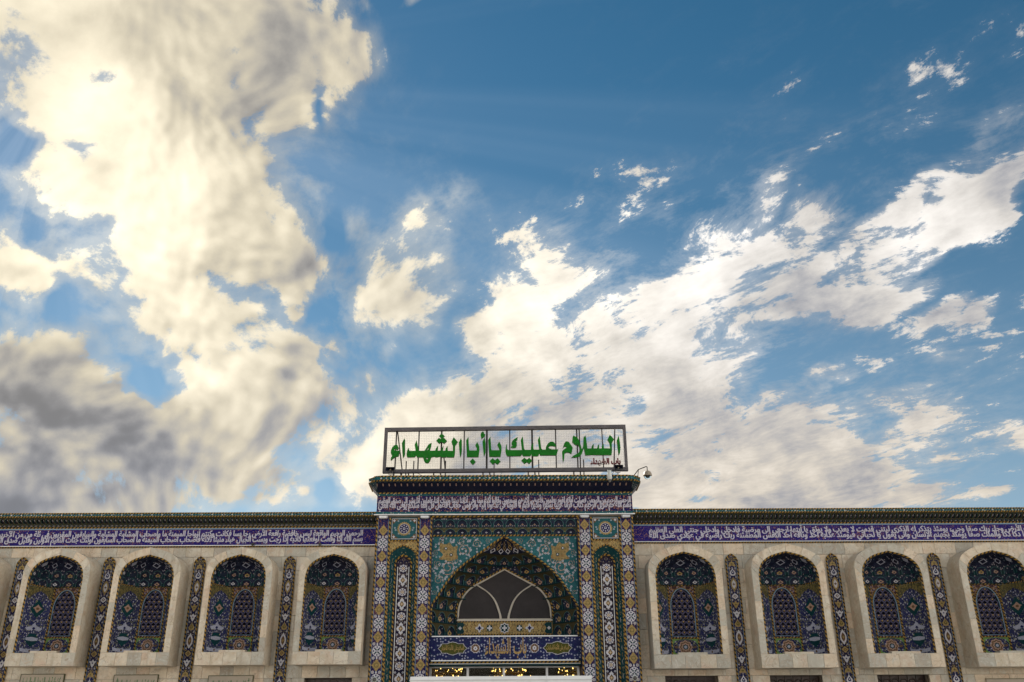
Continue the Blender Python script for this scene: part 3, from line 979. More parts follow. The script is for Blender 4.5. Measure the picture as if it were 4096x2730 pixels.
def lattice_mesh():
    m = MB()
    hw, z0, zs, za = .265, .80, 1.50, 1.90

    def inside(x, z):
        if z < z0 or abs(x) > hw:
            return False
        return z < zs or abs(x) < hw*math.sqrt(max(0, 1-((z-zs)/(za-zs))**1.7))
    dx, dz = .128, .125
    heart = []
    for i in range(14):
        t = 2*math.pi*i/14
        heart.append((.052*math.sin(t)**3*1.05, -.010+.0036*(13*math.cos(t)-5*math.cos(2*t)-2*math.cos(3*t)-math.cos(4*t))))
    for r in range(10):
        for c in range(-3, 4):
            x, z = (c+(.5 if r % 2 else 0))*dx, z0+.07+r*dz
            if not inside(x, z-.02):
                continue
            inner = [(a*.62, b*.62) for a, b in heart]
            n = len(heart)
            for i in range(n):
                a, b, cc, d = heart[i], heart[(i+1) % n], inner[(i+1) % n], inner[i]
                m.face([(x+a[0], .015, z+a[1]), (x+b[0], .015, z+b[1]), (x+cc[0], .015, z+cc[1]), (x+d[0], .015, z+d[1])], 0)
                m.face([(x+a[0], .015, z+a[1]), (x+b[0], .015, z+b[1]), (x+b[0], .04, z+b[1]), (x+a[0], .04, z+a[1])], 0)
            m.fan(shift(rosette(.018, 4, .3), x, z+.005), .012, 1)
    # diagonal bars, clipped to the arched light
    for sgn in (-1, 1):
        for k in range(-12, 26):
            seg = []
            for j in range(60):
                x = -hw+2*hw*j/59
                z = z0+k*dz+sgn*x*dz/dx*1.0
                if inside(x, z) and z > z0:
                    seg.append((x, z))
            if len(seg) > 4:
                (xa, za_), (xb, zb) = seg[0], seg[-1]
                L = math.hypot(xb-xa, zb-za_)
                nx, nz = -(zb-za_)/L*.007, (xb-xa)/L*.007
                m.prism([(xa+nx, za_+nz), (xa-nx, za_-nz), (xb-nx, zb-nz), (xb+nx, zb+nz)], .018, .036, 0)
    return m.mesh('window_lattice', ['lattice_tile', 'tile_gold'])


plain_tile('lattice_tile', (.085, .080, .14), .4, .5)
plain_tile('dark_backing', (.006, .006, .012), .3, .9)


def make_bay():
    """projecting marble bay with a tiled, hooded niche; local origin at the middle of its foot, wall plane at y = 0"""
    out = [(-.86, 0), (.86, 0)]+BAY_OUT+[(-x, z) for x, z in reversed(BAY_OUT[:-1])]
    inn = [(-.705, .31), (.705, .31)]+BAY_IN+[(-x, z) for x, z in reversed(BAY_IN[:-1])]
    m = MB()
    n = len(out)
    yf, yi = -.675, -.64
    for i in range(n):                                      # outer sides and soffit
        (a, b), (c, d) = out[i], out[(i+1) % n]
        m.face([(a, yf, b), (a, .02, b), (c, .02, d), (c, yf, d)], 0)
    ni = len(inn)
    for i in range(ni):                                     # inner lip
        (a, b), (c, d) = inn[i], inn[(i+1) % ni]
        m.face([(a, yf, b), (c, yf, d), (c, yi+.03, d), (a, yi+.03, b)], 0)
    # core face behind the slabs, laid as a ring
    hi, ho = BAY_IN, BAY_OUT
    k = len(hi)
    for sg in (1, -1):
        jamb = [((.705*sg, .31), (.86*sg, .31)), ((.705*sg, 2.14), (.86*sg, 2.34))]
        ring = jamb+[((hi[i][0]*sg, hi[i][1]), (ho[i][0]*sg, ho[i][1])) for i in range(1, k)]
        for (p0, q0), (p1, q1) in zip(ring, ring[1:]):
            m.face([(p0[0], yf, p0[1]), (q0[0], yf, q0[1]), (q1[0], yf, q1[1]), (p1[0], yf, p1[1])], 0)
    m.face([(-.86, yf, 0), (.86, yf, 0), (.86, yf, .31), (-.86, yf, .31)], 0)
    root = m.build('niche_surround', 'marble')

    def slab(pts, pr=0.):
        cx = sum(p[0] for p in pts)/len(pts)
        cz = sum(p[1] for p in pts)/len(pts)
        q = []
        for x, z in pts:                                     # open the joints by a few millimetres
            L = math.hypot(x-cx, z-cz)
            q.append((x-(x-cx)/L*.004, z-(z-cz)/L*.004))
        s = MB()
        s.prism(q, -.70-pr, -.676)
        s.build('marble_slab', 'marble', root)
    R = random.Random(4)
    for sg in (1, -1):
        zs = [.31]
        while zs[-1] < 1.75:
            zs.append(zs[-1]+R.uniform(.30, .46))
        zs = [z for z in zs if z < 1.95]
        zs.append(2.14)
        for a, b in zip(zs, zs[1:]):
            if b > 2.1:
                slab([(.705*sg, a), (.86*sg, a), (.86*sg, 2.34), (.705*sg, 2.14)], R.uniform(0, .004))
            else:
                slab([(.705*sg, a), (.86*sg, a), (.86*sg, b), (.705*sg, b)], R.uniform(0, .004))
        cuts = [0, 4, 8, 12, k-1] if k > 14 else [0, k//3, 2*k//3, k-1]
        for a, b in zip(cuts, cuts[1:]):
            slab([(x*sg, z) for x, z in hi[a:b+1]]+[(x*sg, z) for x, z in reversed(ho[a:b+1])], R.uniform(0, .004))
    xs = [-.86, -.47, -.16, .18, .55, .86]
    for a, b in zip(xs, xs[1:]):
        slab([(a, 0), (b, 0), (b, .31), (a, .31)], R.uniform(0, .004))
    s = MB()
    s.box(-.70, .70, -.69, .03, .285, .312)
    s.build('sill', 'marble', root)
    s = MB()
    s.box(-.30, .36, -.66, -.46, .312, .36)
    s.build('sill_block', 'marble', root)

    # inside: back panel with the pierced window, curved side panels
    yb = .05
    Zt = 2.0
    def side_at(sg, u, v, d=0.):                             # u 0 at the back, 1 at the front
        a = u*math.pi/2
        x = .33+.365*math.sin(a)**1.15
        y = yb-.70*(1-math.cos(a))**.95
        nx, ny = -math.cos(a)*.4-.25, -math.sin(a)*.3-.5
        L = math.hypot(nx, ny)
        return (sg*(x+nx/L*d), y+ny/L*d, .315+(Zt-.315)*v)
    bk = MB()
    hw, z0, zs_, za = .278, .78, 1.50, 1.93
    arch = []
    for i in range(9):
        t = i/8
        z = zs_+(za-zs_)*math.sin(t*math.pi/2)
        arch.append((hw*math.sqrt(max(0, 1-((z-zs_)/(za-zs_))**1.7)), z))
    arch[-1] = (0, za)
    for sg in (1, -1):
        prev = [(hw, z0)]+arch
        for (x0, q0), (x1, q1) in zip(prev, prev[1:]):
            bk.face([(sg*x0, yb, q0), (sg*.335, yb, q0), (sg*.335, yb, q1), (sg*x1, yb, q1)], 0)
        for (x0, q0), (x1, q1) in zip(prev, prev[1:]):       # reveal
            bk.face([(sg*x0, yb, q0), (sg*x1, yb, q1), (sg*x1, yb+.09, q1), (sg*x0, yb+.09, q0)], 2)
        bk.face([(0, yb, za), (sg*.335, yb, za), (sg*.335, yb, Zt), (0, yb, Zt)], 0)
    bk.face([(-.335, yb, .315), (.335, yb, .315), (.335, yb, z0), (-.335, yb, z0)], 1)
    bk.face([(-.3, yb+.09, z0), (.3, yb+.09, z0), (.3, yb+.09, za+.02), (-.3, yb+.09, za+.02)], 3)  # near-black sheet stands in for the darkness behind the lattice
    back = bk.build('back_panel', ['umber_floral', 'navy_garden', 'tile_teal', 'dark_backing'], root)
    place('window_lattice', lattice_mesh(), root, (0, yb, 0))
    lt = MB()                                                # pale border of the light
    bd = [(-hw, z0), (hw, z0)]+arch+[(-x, z) for x, z in reversed(arch[:-1])]
    lt.tube([(x, yb-.004, z) for x, z in bd], .012, 4, closed=True)
    lt.build('window_border', 'border_blue', root)
    fr = [(-.30, .735), (.30, .735)]
    rope([(.318, yb-.02, .32), (.318, yb-.02, Zt)], .020, root)
    rope([(-.318, yb-.02, .32), (-.318, yb-.02, Zt)], .020, root)
    rope([(-.30, yb-.015, .735), (.30, yb-.015, .735)], .018, root)
    for sg in (1, -1):
        rope([(sg*(x+.03), yb-.012, z+.012) for x, z in [(hw, z0)]+arch], .013, root)
    # rosette field under the window
    f = MB()
    mats = ['tile_rose', 'tile_navy', 'tile_leaf', 'tile_teal', 'tile_pale', 'tile_brown']
    cz = .525
    f.fan(shift(rosette(.150, 8, .10), 0, cz), yb-.004, 0)
    f.fan(shift(rosette(.125, 8, .10), 0, cz), yb-.007, 5)
    f.fan(shift(rosette(.095, 8, .12), 0, cz), yb-.010, 0)
    f.fan(shift(rosette(.062, 8, .15), 0, cz), yb-.013, 3)
    f.fan(shift(rosette(.035, 8, .15), 0, cz), yb-.016, 4)
    for sx in (-1, 1):
        for sz in (-1, 1):
            f.face([(sx*.29, yb-.004, cz+sz*.185), (sx*.29, yb-.004, cz+sz*.06), (sx*.265, yb-.004, cz+sz*.09), (sx*.235, yb-.004, cz+sz*.14), (sx*.15, yb-.004, cz+sz*.165), (sx*.12, yb-.004, cz+sz*.185)], 2)
        f.fan(shift(diamond(.05, .035), sx*.215, cz), yb-.004, 5)
    f.build('rosette_tile', mats, root)
    f = MB()
    for (a, b, c, d) in ((-.298, .298, .705, .715), (-.298, .298, .325, .335)):
        f.box(a, b, yb-.008, yb-.002, c, d)
    for sx in (-1, 1):
        f.box(min(sx*.298, sx*.288), max(sx*.298, sx*.288), yb-.009, yb-.003, .325, .715)
    f.build('panel_border', 'tile_leaf', root)
    # side panels
    for sg in (1, -1):
        sp = MB()
        nu, nv = 8, 8
        for i in range(nu):
            for j in range(nv):
                u0, u1, v0, v1 = i/nu, (i+1)/nu, j/nv, (j+1)/nv
                sp.face([side_at(sg, u0, v0), side_at(sg, u1, v0), side_at(sg, u1, v1), side_at(sg, u0, v1)], 0)
        fn = lambda u, v, d: side_at(sg, u, v, d)
        top = [(.02, 1.), (.02, .84), (.15, .80), (.30, .88), (.5, .93), (.70, .88), (.85, .80), (.98, .84), (.98, 1.)]
        for p, q in zip(top[1:], top[2:-1]):
            sp.face([fn(p[0], p[1], .004), fn(q[0], q[1], .004), fn(q[0], .998, .004), fn(p[0], .998, .004)], 1)
        ell = lambda cx, cz, w, h, n=12, am=0.: [(cx+w*math.cos(2*math.pi*i/n)*(1+am*(-1)**i), cz+h*math.sin(2*math.pi*i/n)*(1+am*(-1)**i)) for i in range(n)]
        sp.fan([(.5, .80), (.66, .70), (.72, .66), (.66, .61), (.5, .53), (.34, .61), (.28, .66), (.34, .70)], .006, 2, fn)
        sp.fan(ell(.5, .665, .13, .05, 8, .25), .010, 3, fn)
        sp.fan(ell(.5, .665, .05, .02, 8), .013, 4, fn)
        sp.fan([(.5, .46), (.58, .41), (.78, .375), (.70, .34), (.5, .355), (.30, .34), (.22, .375), (.42, .41)], .006, 5, fn)
        sp.fan(ell(.5, .375, .06, .018, 8, .2), .010, 6, fn)
        sp.fan([(.38, .27), (.38, .295), (.62, .295), (.62, .27), (.72, .23), (.70, .19), (.5, .10), (.30, .19), (.28, .23)], .006, 2, fn)
        sp.fan([(.30, .235), (.5, .25), (.70, .235), (.68, .20), (.5, .19), (.32, .20)], .010, 5, fn)
        sp.fan([(.16, .085), (.35, .07), (.5, .078), (.65, .07), (.84, .085), (.80, .035), (.5, .02), (.20, .035)], .006, 5, fn)
        sp.fan(ell(.5, .05, .06, .016, 8), .010, 4, fn)
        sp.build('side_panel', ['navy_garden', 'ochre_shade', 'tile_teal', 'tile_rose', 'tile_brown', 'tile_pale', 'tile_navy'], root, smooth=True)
        # pale border lines of the curved panel
        ln = MB()
        for u in (.03, .97):
            ln.tube([side_at(sg, u, v, .004) for v in (0.005, .5, .995)], .007, 4)
        ln.tube([side_at(sg, u, .992, .004) for u in np.linspace(.03, .97, 7)], .007, 4)
        ln.tube([side_at(sg, u, .006, .004) for u in np.linspace(.03, .97, 7)], .007, 4)
        ln.build('panel_border', 'border_blue', root)
        rope([side_at(sg, u, -.012, .01) for u in np.linspace(0, .98, 7)], .018, root)
    # ring rope below the hood
    ring = [side_at(-1, u, 1.0, .01) for u in np.linspace(.98, 0, 8)]+[side_at(1, u, 1.0, .01) for u in np.linspace(0, .98, 8)]
    rope(ring, .020, root)
    # hood
    a_of = lambda z: interp([(0.02, 2.74)]+[(x, z_) for x, z_ in reversed(BAY_IN)]+[(.70, 1.5)], z) if False else float(np.interp(z, [1.5]+[q for _, q in BAY_IN]+[2.8], [.70]+[max(.012, x-.01) for x, _ in BAY_IN]+[.012]))
    b_of = lambda z: .69*(a_of(z)/.70)**.8
    dome(root, [2.0, 2.22, 2.45], a_of, b_of, -.64, 2.5, None, [7, 7], [[1, 0, 2, 3, 2, 0, 1], [2, 0, 3, 1, 3, 0, 2]], .045, .009, 0)
    cap = MB()
    at = lambda z, s: Vector((a_of(z)*math.copysign(abs(math.cos(math.pi*(1-s)))**.8, math.cos(math.pi*(1-s))), -.64+b_of(z)*abs(math.sin(math.pi*s))**.8, z))
    zz = [2.45, 2.52, 2.59, 2.655, 2.705]
    for za_, zb in zip(zz, zz[1:]):
        for i in range(14):
            cap.face([at(za_, i/14), at(za_, (i+1)/14), at(zb, (i+1)/14), at(zb, i/14)], (i+zz.index(za_)) % 2)
    cap.build('hood_crown', ['dome_floral', 'tile_dark'], root)
    for i in range(5):                                       # pale kite tiles round the crown
        s = (i+.5)/5
        p = [at(2.47, s), at(2.535, s-.05), at(2.60, s), at(2.535, s+.05)]
        p = [q+Vector((0, -.012, -.006)) for q in p]
        star = MB()
        star.face(p, 0)
        c = sum(p, Vector())/4
        star.face([c+(q-c)*.7+Vector((0, -.004, 0)) for q in p], 1)
        star.build('kite_tile', ['tile_pale', 'tile_dark'], root)
    # rope round the opening
    lip = [(.69, .32)]+[(x-.012, z-.012) for x, z in BAY_IN]
    lip = lip+[(-x, z) for x, z in reversed(lip[:-1])]
    rope([(x, -.675, z) for x, z in lip], .024, root)
    return root


plain_tile('border_blue', (.20, .30, .40), .2)

# ------------------------------------------------------------------ side wings
bay_proto = make_bay()


def tile_strip(parent, x, hw, sc):
    """tall painted strip with a pointed head between two bays"""
    zt = 5.72
    head = [(hw, zt-.16), (hw*.85, zt-.10), (hw*.45, zt-.04), (0, zt)]
    o = [(-hw, .01), (hw, .01)]+head+[(-a, z) for a, z in reversed(head[:-1])]
    m = MB()
    m.prism(o, -.035, .0, 0)
    st = m.build('tile_strip', 'navy_strip', parent, (x, 0, 0))
    e = [(a*.93, z) for a, z in [(hw, .01)]+head]
    rope([(a, -.038, z) for a, z in e+[(-a, z) for a, z in reversed(e[:-1])]], .024, st)
    l = MB()
    for sx in (-1, 1):
        l.box(min(sx*hw*.78, sx*hw*.73), max(sx*hw*.78, sx*hw*.73), -.040, -.034, .01, zt-.17)
    l.build('strip_border', 'border_blue', st)
    seq = [('ochre_bell', 5.47), ('white_drop', 5.24), ('ochre_almond', 4.93), ('white_eye', 4.62), ('ochre_anchor', 4.41), ('white_anchor', 4.17), ('ochre_drop', 3.93), ('white_almond', 3.58), ('ochre_eye', 3.27), ('white_anchor', 3.05), ('ochre_bell', 2.78), ('white_drop', 2.55), ('ochre_almond', 2.26), ('white_eye', 1.95), ('ochre_anchor', 1.74), ('white_anchor', 1.5), ('ochre_drop', 1.26), ('white_almond', .91), ('ochre_eye', .6), ('white_anchor', .38)]
    for k, z in seq:
        place('painted_motif', MOTIF[k], st, (0, -.036, z), (hw/.145*.86, 1, .92))
    for k in range(9):
        for sx in (-1, 1):
            place('painted_flower', MOTIF['small_flower'], st, (sx*hw*.5, -.036, [5.35, 5.12, 4.72, 4.53, 4.29, 4.05, 3.8, 3.40, 2.92][k]), (.62, 1, .62))
    return st


floral('navy_strip', (.012, .015, .060), (.24, .22, .26), (.25, .14, .06), (.26, .20, .05), 17., .55, .26, .012, 10.)


def wing(name, label, x_in, x_out, bays, strips, zb0, bay_sc, dz, band_text, seed, doors, text_x):
    """x_in: edge at the gate; x_out: far end beyond the picture"""
    xa, xb = min(x_in, x_out), max(x_in, x_out)
    root = empty(name, ((xa+xb)/2, 0, 0))
    ox = (xa+xb)/2
    R = random.Random(seed)
    w = MB()
    w.box(xa-ox, xb-ox, .165, .9, 2.66, 6.50)
    ds = sorted(doors)
    cur = xa
    for a, b in ds+[(xb, xb)]:
        if a > cur:
            w.box(cur-ox, a-ox, .166, .9, 0, 2.659)
        cur = b
    wall = w.build('wall', 'mortar', root)
    # facing slabs, laid in courses
    hid = []
    for bx in bays:
        hid.append((bx-.82*bay_sc[0], bx+.82*bay_sc[0], zb0+.0, zb0+2.33*bay_sc[2]))
    zc = [.0, .68, 1.36, 2.02, 2.40, 2.665, zb0+.03, 3.42, 3.80, 4.20, 4.60, 4.98, 5.36, 5.72, 6.00+dz]
    for r, (z0, z1) in enumerate(zip(zc, zc[1:])):
        x = xa+R.uniform(-.3, 0)
        while x < xb:
            wd = R.uniform(.32, .62) if z0 > 2. else R.uniform(.8, 1.3)
            x0, x1 = max(x, xa), min(x+wd, xb)
            x += wd
            if x1-x0 < .06:
                continue
            cut = [(a, b) for a, b, c, d in hid if z0 < d-.02 and z1 > c+.05]
            if cut:                                          # stop at the sides of the bays
                segs = [(x0, x1)]
                for a, b in cut:
                    nx = []
                    for p, q in segs:
                        if q <= a or p >= b:
                            nx.append((p, q))
                        else:
                            if p < a-.05:
                                nx.append((p, a))
                            if q > b+.05:
                                nx.append((b, q))
                    segs = nx
            elif z1 < 2.67 and any(x0 < b and x1 > a for a, b in doors):
                # trim the slab at the opening
                segs = [(x0, x1)]
                for a, b in doors:
                    nx = []
                    for p, q in segs:
                        if q <= a or p >= b:
                            nx.append((p, q))
                        else:
                            if p < a-.05:
                                nx.append((p, a))
                            if q > b+.05:
                                nx.append((b, q))
                    segs = nx
            else:
                segs = [(x0, x1)]
            for p, q in segs:
                s = MB()
                pr = R.uniform(0, .005)
                s.box(-(q-p)/2+.004, (q-p)/2-.004, -pr-.004, .060, -(z1-z0)/2+.004, (z1-z0)/2-.004)
                s.build('marble_slab', 'marble', root, ((p+q)/2-ox, 0, (z0+z1)/2))
    # inscription band
    zt0, zt1 = 6.0+dz, 6.49+dz
    b = MB()
    b.box(xa-ox, xb-ox, -.03, .0, zt0+.03, zt1-.03)
    band = b.build('inscription_band', 'navy_script', root)
    words = band_text.split()
    low, upw = [], []
    for i in range(0, len(words), 3):
        low += words[i:i+2]
        upw += words[i+2:i+3]
    half = len(words)//2
    low = [wd for i, wd in enumerate(words) if (i//2) % 2 == 0]
    upw = [wd for i, wd in enumerate(words) if (i//2) % 2 == 1]
    t0, t1 = text_x
    h = zt1-zt0-.10
    tag(place('inscription', text_mesh('inscription', ' '.join(low), 'script_white', t0-ox, t1-ox, zt0+.032, zt0+.032+h*.78, -.034, 2, .020, bold=.0045), band), kind='stuff')
    tag(place('inscription', text_mesh('inscription', ' '.join(upw), 'script_white', t0-ox, t1-ox, zt0+.045+h*.36, zt0+.05+h*1.10, -.038, 2, .020, bold=.0045), band), kind='stuff')
    for za, zb, mt, yy in ((zt1-.03, zt1+.0, 'border_blue', -.04), (zt0+.01, zt0+.03, 'border_blue', -.038)):
        q = MB()
        q.box(xa-ox, xb-ox, yy, 0., za, zb)
        q.build('band_edge', mt, root)
    rope([(xa-ox, -.03, zt0-.008), (xb-ox, -.03, zt0-.008)], .018, root)
    led = MB()
    led.box(xa-ox+.05, xb-ox-.05, -.085, -.045, zt0+.008, zt0+.026)
    led.build('light_strip', 'aluminium', root)
    # cornice
    z0 = 6.49+dz
    rope([(xa-ox, -.03, z0+.022), (xb-ox, -.03, z0+.022)], .022, root)
    bk = MB()
    prof = [(.0, z0), (-.02, z0+.04), (-.10, z0+.13), (-.30, z0+.245), (-.34, z0+.25), (-.34, z0+.36), (.9, z0+.36)]
    for (ya, za), (yb, zb) in zip(prof, prof[1:]):
        bk.face([(xa-ox, ya+.06, za), (xb-ox, ya+.06, za), (xb-ox, yb+.06, zb), (xa-ox, yb+.06, zb)], 0)
    bk.build('cornice', 'tile_dark', root)
    n = int(round((xb-xa)/.122))
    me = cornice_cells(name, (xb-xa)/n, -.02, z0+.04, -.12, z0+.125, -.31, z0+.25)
    straight_cornice(root, xa-ox, xb-ox, me, n)
    f = MB()
    f.box(xa-ox, xb-ox, -.345, -.2, z0+.275, z0+.335)
    fa = f.build('fascia', 'teal_border', root)
    for zz in (z0+.262, z0+.345):
        rope([(xa-ox, -.345, zz), (xb-ox, -.345, zz)], .018, root)
    nd = int((xb-xa)/.27)
    dots = MB()
    for i in range(nd):
        x = xa-ox+(i+.5)*(xb-xa)/nd
        dots.fan(shift(rosette(.016, 4, .3), x, z0+.305), -.349, 0)
        dots.fan(shift(rosette(.010, 4, .2), x+.09, z0+.297), -.349, 1)
        dots.fan(shift(rosette(.010, 4, .2), x-.09, z0+.313), -.349, 1)
    tag(dots.build('fascia_flowers', ['tile_white', 'border_blue'], fa), kind='stuff')
    rf = MB()
    rf.box(xa-ox, xb-ox, -.33, 9., z0+.362, z0+.372)
    rf.build('roof', 'roof_deck', root)
    # bays and strips
    for bx in bays:
        c = copy_tree(bay_proto, root)
        c.location = (bx-ox, 0, zb0)
        c.scale = bay_sc
    for sx, hw in strips:
        tile_strip(root, sx-ox, hw, 1).location.z = dz*.2
    for a, b in doors:
        d = MB()
        d.box(a-ox, b-ox, .28, .34, 0, 2.659)
        dd = d.build('door', 'door_wood', root)
        g = MB()
        k = 6
        for i in range(k+1):
            xx = a+(b-a)*i/k-ox
            g.box(xx-.012, xx+.012, .255, .279, 1.9, 2.655)
        for i in range(k):
            for j in range(2):
                cx, cz = a+(b-a)*(i+.5)/k-ox, 2.48-.22*j
                r_ = (b-a)/k*.42
                g.tube([(cx+r_*math.cos(t), .262, cz+r_*math.sin(t)) for t in np.linspace(0, 2*math.pi, 11)[:-1]], .010, 4, closed=True)
        g.build('door_grille', 'door_wood', dd)
    return tag(root, label, 'building', 'shrine wings beside the gate')


LEFT_TEXT = 'بسم الله الرحمن الرحيم إذا وقعت الواقعة ليس لوقعتها كاذبة خافضة رافعة إذا رجت الأرض رجا وبست الجبال بسا فكانت هباء منبثا وكنتم أزواجا ثلاثة فأصحاب الميمنة ما أصحاب الميمنة وأصحاب المشأمة ما أصحاب المشأمة والسابقون السابقون أولئك المقربون في جنات النعيم ثلة من الأولين وقليل من الآخرين صدق الله'
RIGHT_TEXT = 'كلا إذا دكت الأرض دكا دكا وجاء ربك والملك صفا صفا وجيء يومئذ بجهنم يومئذ يتذكر الإنسان وأنى له الذكرى يقول يا ليتني قدمت لحياتي فيومئذ لا يعذب عذابه أحد ولا يوثق وثاقه أحد يا أيتها النفس المطمئنة ارجعي إلى ربك راضية مرضية فادخلي في عبادي وادخلي جنتي صدق الله العلي العظيم'
GATE_TEXT = 'بسم الله الرحمن الرحيم حم تنزيل من الرحمن الرحيم كتاب فصلت آياته قرآنا عربيا لقوم يعلمون بشيرا ونذيرا فأعرض أكثرهم فهم لا يسمعون وقالوا قلوبنا في أكنة مما تدعونا إليه وفي آذاننا وقر ومن بيننا وبينك حجاب فاعمل إننا عاملون قل إنما أنا بشر مثلكم يوحى إلي صدق الله العلي العظيم'

wing('shrine_wing', 'marble shrine wing left of the gate with blue inscription band and tiled niches', -3.44, -15.6,
     [-14.0, -11.61, -9.27, -6.89, -4.47], [(-12.89, .145), (-10.57, .145), (-8.16, .145), (-5.75, .145)],
     2.95, (1., 1., 1.), 0., LEFT_TEXT, 5, [(-5.12, -3.94), (-7.5, -6.45), (-9.9, -8.9), (-12.25, -11.3)], (-13.75, -3.85))
wing('shrine_wing', 'marble shrine wing right of the gate with blue inscription band and tiled niches', 3.46, 15.9,
     [4.715, 7.41, 10.115, 12.87], [(6.12, .16), (8.84, .16), (11.59, .16), (14.3, .16)],
     2.81, (1.115, 1., 1.058), .05, RIGHT_TEXT, 9, [(4.12, 5.44), (6.84, 8.16), (9.58, 10.92)], (3.95, 14.6))
for o in [bay_proto]+list(bay_proto.children):
    bpy.data.objects.remove(o)

lw = [o for o in col.objects if o.name.startswith('shrine_wing') and o.location.x < 0][0]
q = MB()
q.box(-8.7+9.52, -6.2+9.52, -.10, .4, 6.855, 6.90)
q.build('roof_curb', 'roof_deck', lw)

# ------------------------------------------------------------------ gate
gate = empty('shrine_gate', (0, 0, 0))
tag(gate, 'tall tiled shrine gate with a deep stalactite arch and inscription frieze', 'gateway')
YF = -.45
core = MB()
core.box(-3.44, 3.47, -.05, 3., 6.70, 7.60)
core.box(-3.44, -1.96, YF+.22, 3., 0, 6.70)
core.box(1.97, 3.47, YF+.22, 3., 0, 6.70)
core.box(-3.44, 3.47, YF+.001, -.05, 6.68, 7.30)
core.box(-1.96, 1.97, -.20, 1.2, 6.23, 6.70)
core.build('masonry', 'mortar', gate)


